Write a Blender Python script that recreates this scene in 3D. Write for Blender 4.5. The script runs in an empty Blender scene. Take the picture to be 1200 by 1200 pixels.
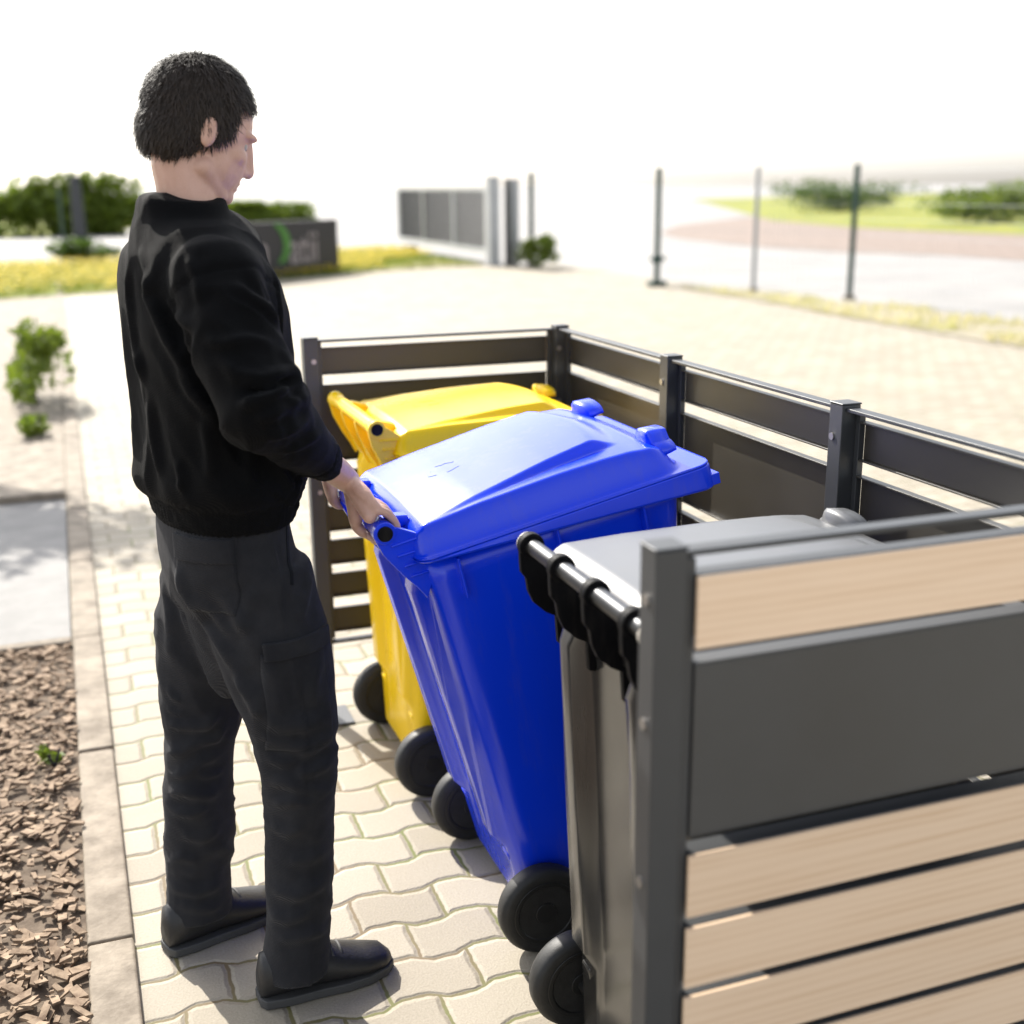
import bpy, bmesh, math, random
import numpy as np
from mathutils import Vector, Matrix, noise
from mathutils.bvhtree import BVHTree
R = math.radians
rnd = random.Random(7)
scene = bpy.context.scene
col = scene.collection

# ------------------------------------------------------------------ helpers
def tag(o, label=None, cat=None, group=None, kind=None):
    if label: o['label'] = label
    if cat: o['category'] = cat
    if group: o['group'] = group
    if kind: o['kind'] = kind
    return o

def empty(name, loc=(0, 0, 0), label=None, cat=None, group=None, rot=(0, 0, 0)):
    o = bpy.data.objects.new(name, None); col.objects.link(o)
    o.location = loc; o.rotation_euler = rot; o.empty_display_size = .1
    return tag(o, label, cat, group)

def link(name, me, mat=None, parent=None, smooth=False, bevel=0, seg=2, ang=35):
    if mat is not None and not me.materials: me.materials.append(mat)
    o = bpy.data.objects.new(name, me); col.objects.link(o)
    if parent: o.parent = parent
    if smooth:
        me.polygons.foreach_set('use_smooth', [True] * len(me.polygons))
    if bevel:
        b = o.modifiers.new('bevel', 'BEVEL'); b.width = bevel; b.segments = seg
        b.limit_method = 'ANGLE'; b.angle_limit = R(ang); b.harden_normals = False
        me.polygons.foreach_set('use_smooth', [True] * len(me.polygons))
        w = o.modifiers.new('wn', 'WEIGHTED_NORMAL'); w.keep_sharp = True
    return o

class MB:
    def __init__(s): s.v = []; s.f = []
    def add(s, vs, fs):
        n = len(s.v); s.v += [tuple(p) for p in vs]; s.f += [tuple(i + n for i in f) for f in fs]; return s
    def box(s, x0, x1, y0, y1, z0, z1):
        vs = [(x, y, z) for z in (z0, z1) for y in (y0, y1) for x in (x0, x1)]
        return s.add(vs, [(0, 2, 3, 1), (4, 5, 7, 6), (0, 1, 5, 4), (2, 6, 7, 3), (0, 4, 6, 2), (1, 3, 7, 5)])
    def prism(s, poly, y0, y1):       # polygon in xz, extruded along y
        n = len(poly)
        vs = [(x, y0, z) for x, z in poly] + [(x, y1, z) for x, z in poly]
        return s.add(vs, [tuple(range(n)), tuple(range(2 * n - 1, n - 1, -1))] + [(i, i + n, (i + 1) % n + n, (i + 1) % n) for i in range(n)])
    def slab(s, poly, z0, z1):        # polygon in xy, extruded along z
        n = len(poly)
        vs = [(x, y, z0) for x, y in poly] + [(x, y, z1) for x, y in poly]
        return s.add(vs, [tuple(range(n))[::-1], tuple(range(n, 2 * n))] + [(i, (i + 1) % n, (i + 1) % n + n, i + n) for i in range(n)])
    def lathe(s, prof, M=28, axis='y', c=(0, 0, 0)):   # prof: list of (r, h) along the axis
        vs = []; fs = []
        for r, h in prof:
            for k in range(M):
                a = 2 * math.pi * k / M
                if axis == 'y': vs.append((c[0] + r * math.cos(a), c[1] + h, c[2] + r * math.sin(a)))
                elif axis == 'x': vs.append((c[0] + h, c[1] + r * math.cos(a), c[2] + r * math.sin(a)))
                else: vs.append((c[0] + r * math.cos(a), c[1] + r * math.sin(a), c[2] + h))
        for i in range(len(prof) - 1):
            for k in range(M):
                a, b = i * M + k, i * M + (k + 1) % M
                fs.append((a, b, b + M, a + M))
        fs.append(tuple(range(M))[::-1]); fs.append(tuple(range((len(prof) - 1) * M, len(prof) * M)))
        return s.add(vs, fs)
    def loft(s, loops, cap=True):
        M = len(loops[0]); vs = [p for l in loops for p in l]; fs = []
        for i in range(len(loops) - 1):
            for k in range(M):
                a, b = i * M + k, i * M + (k + 1) % M
                fs.append((a, b, b + M, a + M))
        if cap:
            fs.append(tuple(range(M))[::-1]); fs.append(tuple(range((len(loops) - 1) * M, len(loops) * M)))
        return s.add(vs, fs)
    def tube(s, pts, rad, M=16, caps=True):
        """round tube with hemispherical ends through pts, radius per point"""
        P = [Vector(p) for p in pts]
        if isinstance(rad, (int, float)): rad = [rad] * len(P)
        # resample with catmull-rom
        Q = []; RR = []
        n = len(P)
        for i in range(n - 1):
            p0, p1, p2, p3 = P[max(i - 1, 0)], P[i], P[i + 1], P[min(i + 2, n - 1)]
            st = 6 if n > 2 else 2
            for k in range(st):
                t = k / st
                Q.append(.5 * ((2 * p1) + (p2 - p0) * t + (2 * p0 - 5 * p1 + 4 * p2 - p3) * t * t + (3 * p1 - p0 - 3 * p2 + p3) * t ** 3))
                tt = t * t * (3 - 2 * t); RR.append(rad[i] * (1 - tt) + rad[i + 1] * tt)
        Q.append(P[-1]); RR.append(rad[-1])
        if caps:
            d0 = (Q[0] - Q[1]).normalized(); d1 = (Q[-1] - Q[-2]).normalized(); r0, r1 = RR[0], RR[-1]
            pre = [(Q[0] + d0 * r0 * math.sin(a), r0 * math.cos(a)) for a in (R(85), R(60), R(30))]
            post = [(Q[-1] + d1 * r1 * math.sin(a), r1 * math.cos(a)) for a in (R(30), R(60), R(85))]
            Q = [q for q, _ in pre] + Q + [q for q, _ in post]; RR = [r for _, r in pre] + RR + [r for _, r in post]
        loops = []; up = None
        for i, q in enumerate(Q):
            t = (Q[min(i + 1, len(Q) - 1)] - Q[max(i - 1, 0)]).normalized()
            if up is None:
                up = Vector((0, 0, 1)) if abs(t.z) < .9 else Vector((1, 0, 0))
            x = (up - t * up.dot(t)).normalized(); up = x; y = t.cross(x)
            loops.append([q + (x * math.cos(2 * math.pi * k / M) + y * math.sin(2 * math.pi * k / M)) * RR[i] for k in range(M)])
        return s.loft(loops)
    def ball(s, c, rx, ry, rz, rot=None, n=14, m=20):
        M3 = rot if rot else Matrix.Identity(3); c = Vector(c); loops = []
        for i in range(n + 1):
            a = -math.pi / 2 + math.pi * (i + .02) / (n + .04)
            loops.append([c + M3 @ Vector((rx * math.cos(a) * math.cos(2 * math.pi * k / m), ry * math.cos(a) * math.sin(2 * math.pi * k / m), rz * math.sin(a))) for k in range(m)])
        return s.loft(loops)
    def mesh(s, name):
        me = bpy.data.meshes.new(name); me.from_pydata(s.v, [], s.f); me.update()
        bm = bmesh.new(); bm.from_mesh(me); bmesh.ops.recalc_face_normals(bm, faces=bm.faces); bm.to_mesh(me); bm.free()
        return me
    def build(s, name, mat=None, parent=None, **k): return link(name, s.mesh(name), mat, parent, **k)

def rmesh(mb, voxel, smooth=6, fac=.5):
    """union of all shells as one continuous skin"""
    me = mb.mesh('tmp'); o = bpy.data.objects.new('tmp', me); col.objects.link(o)
    m = o.modifiers.new('r', 'REMESH'); m.mode = 'VOXEL'; m.voxel_size = voxel
    if smooth:
        s = o.modifiers.new('s', 'SMOOTH'); s.iterations = smooth; s.factor = fac
    dg = bpy.context.evaluated_depsgraph_get(); dg.update()
    out = bpy.data.meshes.new_from_object(o.evaluated_get(dg)); bpy.data.objects.remove(o); bpy.data.meshes.remove(me)
    return out

def displace(me, fn):
    """move each vertex along its normal by fn(co, normal)"""
    ns = [v.normal.copy() for v in me.vertices]
    for v, n in zip(me.vertices, ns): v.co = v.co + n * fn(v.co, n)
    me.update()

def sstep(a, b, x):
    t = min(1, max(0, (x - a) / (b - a))); return t * t * (3 - 2 * t)
def lerp(a, b, t): return a + (b - a) * t
def interp(x, tab):
    if x <= tab[0][0]: return tab[0][1]
    for (a, va), (b, vb) in zip(tab, tab[1:]):
        if x <= b: return lerp(va, vb, sstep(a, b, x) * .4 + .6 * (x - a) / (b - a))
    return tab[-1][1]
def vnoise(p): return noise.noise(Vector(p))

# ------------------------------------------------------------------ materials
def mat(name, base=(.5, .5, .5), rough=.5, metal=0, spec=.5, bump=0, bscale=80, var=.0, vscale=3, var2=None, rvar=0, sheen=0, coat=0, sss=0, coord='Object'):
    m = bpy.data.materials.new(name); m.use_nodes = True
    nt = m.node_tree; N = nt.nodes; L = nt.links; b = N['Principled BSDF']
    b.inputs['Base Color'].default_value = (*base, 1); b.inputs['Roughness'].default_value = rough
    b.inputs['Metallic'].default_value = metal; b.inputs['Specular IOR Level'].default_value = spec
    if sheen: b.inputs['Sheen Weight'].default_value = sheen; b.inputs['Sheen Roughness'].default_value = .5
    if coat: b.inputs['Coat Weight'].default_value = coat; b.inputs['Coat Roughness'].default_value = .28
    if sss:
        b.inputs['Subsurface Weight'].default_value = sss; b.inputs['Subsurface Radius'].default_value = (.012, .005, .003); b.inputs['Subsurface Scale'].default_value = .6
    tc = N.new('ShaderNodeTexCoord')
    m['tc'] = tc.name
    if var or rvar or var2:
        n = N.new('ShaderNodeTexNoise'); n.inputs['Scale'].default_value = vscale; n.inputs['Detail'].default_value = 6; n.inputs['Roughness'].default_value = .65
        L.new(tc.outputs[coord], n.inputs['Vector'])
        if var or var2:
            mx = N.new('ShaderNodeMix'); mx.data_type = 'RGBA'
            cr = N.new('ShaderNodeMapRange'); cr.inputs[1].default_value = .35; cr.inputs[2].default_value = .65
            L.new(n.outputs['Fac'], cr.inputs[0]); L.new(cr.outputs[0], mx.inputs['Factor'])
            c2 = var2 if var2 else tuple(min(1, c * (1 + var)) for c in base)
            c1 = base if var2 else tuple(c * (1 - var) for c in base)
            mx.inputs['A'].default_value = (*c1, 1); mx.inputs['B'].default_value = (*c2, 1)
            L.new(mx.outputs['Result'], b.inputs['Base Color'])
        if rvar:
            mr = N.new('ShaderNodeMapRange'); mr.inputs[1].default_value = .3; mr.inputs[2].default_value = .7
            mr.inputs[3].default_value = max(.02, rough - rvar); mr.inputs[4].default_value = rough + rvar
            L.new(n.outputs['Fac'], mr.inputs[0]); L.new(mr.outputs[0], b.inputs['Roughness'])
    if bump:
        n2 = N.new('ShaderNodeTexNoise'); n2.inputs['Scale'].default_value = bscale; n2.inputs['Detail'].default_value = 4
        L.new(tc.outputs[coord], n2.inputs['Vector'])
        bp = N.new('ShaderNodeBump'); bp.inputs['Strength'].default_value = bump; bp.inputs['Distance'].default_value = .004
        L.new(n2.outputs['Fac'], bp.inputs['Height']); L.new(bp.outputs[0], b.inputs['Normal'])
    return m

def plastic(name, base, rough, dirt=(.16, .14, .11), spec=.5, coat=0):
    """moulded HDPE with fine grain, faint scuffs and grime streaks"""
    m = mat(name, base, rough, spec=spec, coat=coat, bump=.03, bscale=420, rvar=.035, vscale=5)
    nt = m.node_tree; N = nt.nodes; L = nt.links; b = N['Principled BSDF']; tc = N[m['tc']]
    mp = N.new('ShaderNodeMapping'); mp.inputs['Scale'].default_value = (14, 14, 2.2); L.new(tc.outputs['Object'], mp.inputs[0])
    n = N.new('ShaderNodeTexNoise'); n.inputs['Scale'].default_value = 1.6; n.inputs['Detail'].default_value = 8; n.inputs['Roughness'].default_value = .7
    L.new(mp.outputs[0], n.inputs['Vector'])
    r = N.new('ShaderNodeMapRange'); r.inputs[1].default_value = .52; r.inputs[2].default_value = .8; r.inputs[3].default_value = 0; r.inputs[4].default_value = .36
    L.new(n.outputs['Fac'], r.inputs[0])
    mx = N.new('ShaderNodeMix'); mx.data_type = 'RGBA'; mx.inputs['A'].default_value = (*base, 1); mx.inputs['B'].default_value = (*[c * .6 + d * .4 for c, d in zip(base, dirt)], 1)
    L.new(r.outputs[0], mx.inputs['Factor']); L.new(mx.outputs['Result'], b.inputs['Base Color'])
    return m

M = {}
M['blue'] = plastic('blue_plastic', (.001, .040, .78), .23, spec=.55)
M['yellow'] = plastic('yellow_plastic', (.97, .63, .001), .30, spec=.4)
M['black_plastic'] = plastic('black_plastic', (.004, .004, .005), .6, spec=.12)
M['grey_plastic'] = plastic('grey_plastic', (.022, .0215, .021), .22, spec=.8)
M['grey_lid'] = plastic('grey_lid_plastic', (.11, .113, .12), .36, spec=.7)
M['rubber'] = mat('rubber', (.014, .014, .014), .55, bump=.1, bscale=200, var=.4, vscale=20)
M['rim'] = mat('wheel_rim_plastic', (.01, .01, .01), .45, bump=.05)
M['steel'] = mat('brushed_steel', (.085, .087, .092), .42, metal=1, bump=.05, bscale=300, rvar=.06, vscale=30)
M['cap_beige'] = mat('cap_plastic', (.50, .46, .40), .5)
M['frame'] = mat('anthracite_powder_coat', (.041, .043, .046), .42, bump=.10, bscale=700, var=.06, vscale=5, rvar=.05)
M['panel'] = mat('anthracite_panel', (.049, .049, .049), .45, bump=.10, bscale=700, var=.10, vscale=3, rvar=.08)
M['slat_in'] = mat('bounce_tinted_powder_coat', (.044, .039, .031), .42, bump=.10, bscale=700, var=.06, vscale=5, rvar=.05)  # inner slats: warm bounce from the yellow bin is tinted into the coat colour
M['bolt'] = mat('bolt_metal', (.35, .33, .31), .4, metal=.8)

def wood():
    m = mat('light_oak_decor', (.55, .40, .26), .5, rvar=.05, vscale=6)
    nt = m.node_tree; N = nt.nodes; L = nt.links; b = N['Principled BSDF']; tc = N[m['tc']]
    mp = N.new('ShaderNodeMapping'); mp.inputs['Scale'].default_value = (1.3, 1.3, 22); L.new(tc.outputs['Object'], mp.inputs[0])
    n = N.new('ShaderNodeTexNoise'); n.inputs['Scale'].default_value = 2.2; n.inputs['Detail'].default_value = 7; n.inputs['Distortion'].default_value = .8
    L.new(mp.outputs[0], n.inputs['Vector'])
    w = N.new('ShaderNodeTexWave'); w.wave_type = 'BANDS'; w.bands_direction = 'Z'; w.inputs['Scale'].default_value = 1.1; w.inputs['Distortion'].default_value = 6; w.inputs['Detail'].default_value = 3; w.inputs['Detail Scale'].default_value = .7
    L.new(mp.outputs[0], w.inputs['Vector'])
    ad = N.new('ShaderNodeMath'); ad.operation = 'MULTIPLY_ADD'; ad.inputs[1].default_value = .35; L.new(w.outputs['Fac'], ad.inputs[0]); L.new(n.outputs['Fac'], ad.inputs[2])
    cr = N.new('ShaderNodeValToRGB'); e = cr.color_ramp.elements
    e[0].position = .35; e[0].color = (.70, .495, .325, 1); e[1].position = .85; e[1].color = (.80, .605, .43, 1)
    x = e.new(.55); x.color = (.765, .565, .39, 1)
    oi = N.new('ShaderNodeObjectInfo'); sh = N.new('ShaderNodeVectorMath'); sh.operation = 'MULTIPLY_ADD'; sh.inputs[1].default_value = (7, 3, 5)
    L.new(oi.outputs['Random'], sh.inputs[0]); L.new(tc.outputs['Object'], sh.inputs[2]); L.new(sh.outputs[0], mp.inputs[0])
    hv = N.new('ShaderNodeHueSaturation'); vr = N.new('ShaderNodeMapRange'); vr.inputs[3].default_value = .88; vr.inputs[4].default_value = 1.06; L.new(oi.outputs['Random'], vr.inputs[0]); L.new(vr.outputs[0], hv.inputs['Value'])
    L.new(ad.outputs[0], cr.inputs[0]); L.new(cr.outputs[0], hv.inputs['Color']); L.new(hv.outputs[0], b.inputs['Base Color'])
    return m
M['wood'] = wood()

def paving():
    """interlocking pavers 0.20 x 0.133 m: courses run along X with an S-shaped joint, mossy gaps"""
    m = bpy.data.materials.new('wavy_block_paving'); m.use_nodes = True
    nt = m.node_tree; N = nt.nodes; L = nt.links; b = N['Principled BSDF']
    def math_(op, a, bb=None, c=None):
        n = N.new('ShaderNodeMath'); n.operation = op
        for i, v in enumerate((a, bb, c)):
            if v is None: continue
            if isinstance(v, (int, float)): n.inputs[i].default_value = v
            else: L.new(v, n.inputs[i])
        return n.outputs[0]
    tc = N.new('ShaderNodeTexCoord'); sp = N.new('ShaderNodeSeparateXYZ'); L.new(tc.outputs['Object'], sp.inputs[0])
    jn = N.new('ShaderNodeTexNoise'); jn.inputs['Scale'].default_value = 26; jn.inputs['Detail'].default_value = 3; L.new(tc.outputs['Object'], jn.inputs['Vector'])
    jit = math_('MULTIPLY', math_('SUBTRACT', jn.outputs['Fac'], .5), .012)
    X = math_('ADD', sp.outputs['X'], 20 + .05); Y = math_('ADD', sp.outputs['Y'], 40.0)
    # wave with flat tops: clamp a scaled sine
    sn = math_('SINE', math_('MULTIPLY', X, 2 * math.pi / .2))
    cl = math_('MINIMUM', math_('MAXIMUM', math_('MULTIPLY', sn, 1.5), -1), 1)
    Yw = math_('ADD', math_('ADD', Y, math_('MULTIPLY', cl, .011)), jit)
    row = math_('DIVIDE', Yw, .1335); rowi = math_('FLOOR', row); rowf = math_('SUBTRACT', row, rowi)
    off = math_('MULTIPLY', math_('MODULO', rowi, 2), .5)
    cx = math_('ADD', math_('DIVIDE', math_('ADD', X, jit), .2), off); ci = math_('FLOOR', cx); cf = math_('SUBTRACT', cx, ci)
    dy = math_('MULTIPLY', math_('MINIMUM', rowf, math_('SUBTRACT', 1, rowf)), .1335)
    dx = math_('MULTIPLY', math_('MINIMUM', cf, math_('SUBTRACT', 1, cf)), .2)
    d = math_('MINIMUM', dx, dy)
    gap = N.new('ShaderNodeMapRange'); gap.interpolation_type = 'SMOOTHSTEP'
    gap.inputs[1].default_value = .0022; gap.inputs[2].default_value = .0058; gap.inputs[3].default_value = 1; gap.inputs[4].default_value = 0
    L.new(d, gap.inputs[0])
    edge = N.new('ShaderNodeMapRange'); edge.interpolation_type = 'SMOOTHSTEP'
    edge.inputs[1].default_value = .003; edge.inputs[2].default_value = .014; L.new(d, edge.inputs[0])
    # per-block tone
    cb = N.new('ShaderNodeCombineXYZ'); L.new(ci, cb.inputs[0]); L.new(rowi, cb.inputs[1])
    wn = N.new('ShaderNodeTexWhiteNoise'); wn.noise_dimensions = '2D'; L.new(cb.outputs[0], wn.inputs['Vector'])
    gr = N.new('ShaderNodeTexNoise'); gr.inputs['Scale'].default_value = 190; gr.inputs['Detail'].default_value = 4; L.new(tc.outputs['Object'], gr.inputs['Vector'])
    st = N.new('ShaderNodeTexNoise'); st.inputs['Scale'].default_value = 1.1; st.inputs['Detail'].default_value = 8; st.inputs['Roughness'].default_value = .7; L.new(tc.outputs['Object'], st.inputs['Vector'])
    tone = math_('ADD', math_('MULTIPLY', wn.outputs['Value'], .26), math_('ADD', math_('MULTIPLY', gr.outputs['Fac'], .55), math_('MULTIPLY', st.outputs['Fac'], .45)))
    cr = N.new('ShaderNodeValToRGB'); e = cr.color_ramp.elements
    e[0].position = .30; e[0].color = (.215, .185, .140, 1); e[1].position = .85; e[1].color = (.36, .32, .255, 1)
    L.new(tone, cr.inputs[0])
    ms = N.new('ShaderNodeTexNoise'); ms.inputs['Scale'].default_value = 3.5; ms.inputs['Detail'].default_value = 5; L.new(tc.outputs['Object'], ms.inputs['Vector'])
    jc = N.new('ShaderNodeValToRGB'); f = jc.color_ramp.elements
    f[0].position = .42; f[0].color = (.145, .105, .055, 1); f[1].position = .62; f[1].color = (.12, .135, .035, 1)
    L.new(ms.outputs['Fac'], jc.inputs[0])
    mx = N.new('ShaderNodeMix'); mx.data_type = 'RGBA'; L.new(gap.outputs[0], mx.inputs['Factor']); L.new(cr.outputs[0], mx.inputs['A']); L.new(jc.outputs[0], mx.inputs['B'])
    L.new(mx.outputs['Result'], b.inputs['Base Color']); b.inputs['Roughness'].default_value = .78; b.inputs['Specular IOR Level'].default_value = .5
    h = math_('ADD', math_('MULTIPLY', edge.outputs[0], 1.0), math_('MULTIPLY', gr.outputs['Fac'], .25))
    bp = N.new('ShaderNodeBump'); bp.inputs['Strength'].default_value = .7; bp.inputs['Distance'].default_value = .006; L.new(h, bp.inputs['Height']); L.new(bp.outputs[0], b.inputs['Normal'])
    return m
M['paving'] = paving()
M['road'] = mat('pale_asphalt', (.23, .222, .215), .8, bump=.3, bscale=120, var2=(.31, .298, .285), vscale=.6)
M['gravel'] = mat('pinkish_gravel', (.15, .112, .09), .9, bump=.8, bscale=40, var2=(.29, .225, .19), vscale=5)
M['verge'] = mat('weedy_gravel', (.22, .195, .13), .9, bump=.8, bscale=60, var2=(.33, .295, .22), vscale=9)
M['kerb'] = mat('weathered_concrete', (.14, .112, .082), .85, bump=.4, bscale=90, var2=(.29, .245, .19), vscale=9)
M['slabc'] = mat('pale_concrete', (.17, .166, .16), .8, bump=.25, bscale=120, var2=(.22, .213, .205), vscale=6)
M['soil'] = mat('bark_soil', (.075, .052, .035), .95, bump=.9, bscale=60, var2=(.16, .12, .085), vscale=22)
M['lawn'] = mat('lawn_ground', (.085, .14, .008), .9, bump=.6, bscale=40, var2=(.30, .27, .010), vscale=1.2)
M['grass'] = mat('grass_blade', (.08, .13, .005), .7, var2=(.17, .19, .008), vscale=1.3)
M['petal'] = mat('dandelion_petal', (.74, .57, .001), .7)
M['dry'] = mat('dry_grass', (.62, .54, .33), .8, var2=(.42, .42, .14), vscale=2)
M['leaf'] = mat('leaf_green', (.045, .09, .014), .55, var2=(.11, .17, .022), vscale=6)
M['leaf2'] = mat('leaf_light', (.10, .16, .012), .55, var2=(.17, .22, .02), vscale=5)
def leafy(m, w=.45):
    nt = m.node_tree; N = nt.nodes; L = nt.links; b = N['Principled BSDF']; out = N['Material Output']
    t = N.new('ShaderNodeBsdfTranslucent'); x = N.new('ShaderNodeMixShader'); x.inputs[0].default_value = w
    src = b.inputs['Base Color'].links[0].from_socket if b.inputs['Base Color'].links else None
    if src: L.new(src, t.inputs[0])
    else: t.inputs[0].default_value = b.inputs['Base Color'].default_value
    L.new(b.outputs[0], x.inputs[1]); L.new(t.outputs[0], x.inputs[2]); L.new(x.outputs[0], out.inputs['Surface'])
for k in ('leaf', 'leaf2', 'grass', 'petal', 'dry'): leafy(M[k])
M['bark'] = mat('bark', (.045, .042, .045), .9, bump=.6, bscale=25, var=.3, vscale=6)
M['chip'] = mat('bark_chip', (.12, .075, .045), .9, var2=(.34, .25, .17), vscale=30)
M['green_post'] = mat('green_powder_coat', (.012, .045, .036), .5, var=.1)
M['grey_post'] = mat('pale_grey_paint', (.40, .41, .42), .5, var=.06)
M['galv'] = mat('galvanised', (.33, .34, .35), .45, metal=.7, var=.1)
M['sign'] = mat('sign_board', (.022, .019, .020), .6, var=.08)
M['letter'] = mat('letter_grey', (.27, .23, .225), .6)
M['leaf_logo'] = mat('logo_green', (.055, .19, .02), .6)
M['dark_gate'] = mat('gate_grey', (.035, .037, .04), .5, var=.1)
M['skin'] = mat('skin', (.50, .300, .225), .50, bump=.15, bscale=260, var2=(.56, .345, .27), vscale=26, sss=.12)
M['lip'] = mat('lip', (.36, .14, .12), .5)
M['eye'] = mat('eye', (.33, .30, .28), .3)
M['hair'] = mat('hair_brown', (.022, .014, .009), .7, var=.3, vscale=60)
M['sole'] = mat('sole_rubber', (.05, .05, .05), .7)
M['shoe'] = mat('shoe_leather', (.012, .012, .013), .5, bump=.2, bscale=150)

def raycast_px(bvh_, pts, inv):
    """points of a crease, read off the photograph (1200 px), laid on the garment's near surface"""
    o = inv @ Vector((-1.4405, -3.499, 1.6223)); out = []
    for px_, py_ in pts:
        d = (ri * (px_ - 600) - up2 * (py_ - 600) + fw * F_PX).normalized(); h, *_q = bvh_.ray_cast(o, d, 4.0)
        if h is not None: out.append(h)
    return out
def crease(me, inv, curves, ox, oy, sc, kd=1, kw=1):
    bv = BVHTree.FromPolygons([v.co for v in me.vertices], [tuple(p.vertices) for p in me.polygons])
    disp = [0.0] * len(me.vertices)
    P = np.array([v.co for v in me.vertices])
    D = np.zeros(len(P))
    for depth, w, zs in curves:
        depth *= kd; w *= kw
        pts = []
        for (x0, y0), (x1, y1) in zip(zs, zs[1:]):
            for k in range(6): pts.append((ox + lerp(x0, x1, k / 6) / sc, oy + lerp(y0, y1, k / 6) / sc))
        pts.append((ox + zs[-1][0] / sc, oy + zs[-1][1] / sc))
        Q = raycast_px(bv, pts, inv)
        if len(Q) < 4: continue
        Q = np.array(Q); best = np.full(len(P), 9.0); tt = np.zeros(len(P)); n = len(Q) - 1
        for k in range(n):
            a, b = Q[k], Q[k + 1]; ab = b - a; L2 = max(1e-9, ab @ ab)
            if L2 > .01: continue
            t = np.clip(((P - a) @ ab) / L2, 0, 1); d = np.linalg.norm(P - a - t[:, None] * ab, axis=1)
            m = d < best; best[m] = d[m]; tt[m] = (k + t[m]) / n
        tap = np.clip(tt / .22, 0, 1) * np.clip((1 - tt) / .22, 0, 1); tap = tap * tap * (3 - 2 * tap) * .9 + .1 * (tap > 0)
        D += depth * tap * (1.5 * np.exp(-(best / w) ** 2) - .75 * np.exp(-(best / (2.1 * w)) ** 2))
    ns = [v.normal.copy() for v in me.vertices]
    for v, n_, d in zip(me.vertices, ns, D): v.co = v.co + n_ * float(d)
    me.update()
def cloth(name, c1, c2, scale, rough=.9, sheen=.25, bump=.3):
    m = mat(name, c1, rough, spec=.12, var2=c2, vscale=14, sheen=sheen)
    nt = m.node_tree; N = nt.nodes; L = nt.links; b = N['Principled BSDF']; tc = N[m['tc']]
    a = N.new('ShaderNodeTexWave'); a.wave_type = 'BANDS'; a.bands_direction = 'DIAGONAL'; a.inputs['Scale'].default_value = scale; a.inputs['Distortion'].default_value = .6
    L.new(tc.outputs['Object'], a.inputs['Vector'])
    n = N.new('ShaderNodeTexNoise'); n.inputs['Scale'].default_value = 240; n.inputs['Detail'].default_value = 3; L.new(tc.outputs['Object'], n.inputs['Vector'])
    n3 = N.new('ShaderNodeTexNoise'); n3.inputs['Scale'].default_value = 22; n3.inputs['Detail'].default_value = 5; L.new(tc.outputs['Object'], n3.inputs['Vector'])
    s = N.new('ShaderNodeMath'); s.operation = 'ADD'; L.new(a.outputs['Fac'], s.inputs[0]); L.new(n.outputs['Fac'], s.inputs[1])
    s2 = N.new('ShaderNodeMath'); s2.operation = 'MULTIPLY_ADD'; s2.inputs[1].default_value = 3; L.new(n3.outputs['Fac'], s2.inputs[0]); L.new(s.outputs[0], s2.inputs[2])
    bp = N.new('ShaderNodeBump'); bp.inputs['Strength'].default_value = bump; bp.inputs['Distance'].default_value = .003; L.new(s2.outputs[0], bp.inputs['Height']); L.new(bp.outputs[0], b.inputs['Normal'])
    return m
M['sweat'] = cloth('black_sweat_fabric', (.0012, .0013, .0017), (.0020, .0022, .0028), 160, sheen=.015)
M['trouser'] = cloth('charcoal_twill', (.0165, .0170, .0205), (.0250, .0253, .0285), 190, sheen=.08, bump=.4)
M['trouser_dark'] = cloth('charcoal_twill_dark', (.006, .0065, .009), (.010, .011, .014), 190, sheen=.05, bump=.4)

# ------------------------------------------------------------------ camera
F_PX = 1416.5; PITCH = .2648; ROLL = -.008
cam_d = bpy.data.cameras.new('Camera'); cam = bpy.data.objects.new('Camera', cam_d); col.objects.link(cam)
ax = Vector((.9394, -.3428, 0)); ay = Vector((.3428, .9394, 0)); az = Vector((0, 0, 1))
fw = ay * math.cos(PITCH) - az * math.sin(PITCH); up = ay * math.sin(PITCH) + az * math.cos(PITCH)
ri = ax * math.cos(ROLL) + up * math.sin(ROLL); up2 = up * math.cos(ROLL) - ax * math.sin(ROLL)
mw = Matrix((ri, up2, -fw)).transposed().to_4x4(); mw.translation = Vector((-1.4405, -3.499, 1.6223))
cam.matrix_world = mw
cam_d.sensor_width = 36; cam_d.lens = F_PX / 1200 * 36; cam_d.clip_start = .05; cam_d.clip_end = 1500
cam_d.dof.use_dof = True; cam_d.dof.focus_distance = 2.45; cam_d.dof.aperture_fstop = 2.0; cam_d.dof.aperture_blades = 9
scene.camera = cam

# ------------------------------------------------------------------ light
EL = 39; sd = Vector((-.250, .968, 0)).normalized() * math.cos(R(EL)) + Vector((0, 0, math.sin(R(EL))))
sun_d = bpy.data.lights.new('Sun', 'SUN'); sun_d.energy = 4.2; sun_d.angle = R(.53); sun_d.color = (1, .95, .86)
sun = bpy.data.objects.new('Sun', sun_d); col.objects.link(sun); sun.rotation_euler = sd.to_track_quat('Z', 'Y').to_euler(); sun.location = sd * 30
W = bpy.data.worlds.new('World'); scene.world = W; W.use_nodes = True
nt = W.node_tree; sky = nt.nodes.new('ShaderNodeTexSky'); sky.sky_type = 'NISHITA'; sky.sun_disc = False
sky.sun_elevation = R(EL); sky.sun_rotation = math.atan2(sd.x, sd.y); sky.air_density = 1.0; sky.dust_density = 2.2; sky.ozone_density = 1.0
hs_ = nt.nodes.new('ShaderNodeHueSaturation'); hs_.inputs['Saturation'].default_value = .35; nt.links.new(sky.outputs[0], hs_.inputs['Color'])
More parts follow.
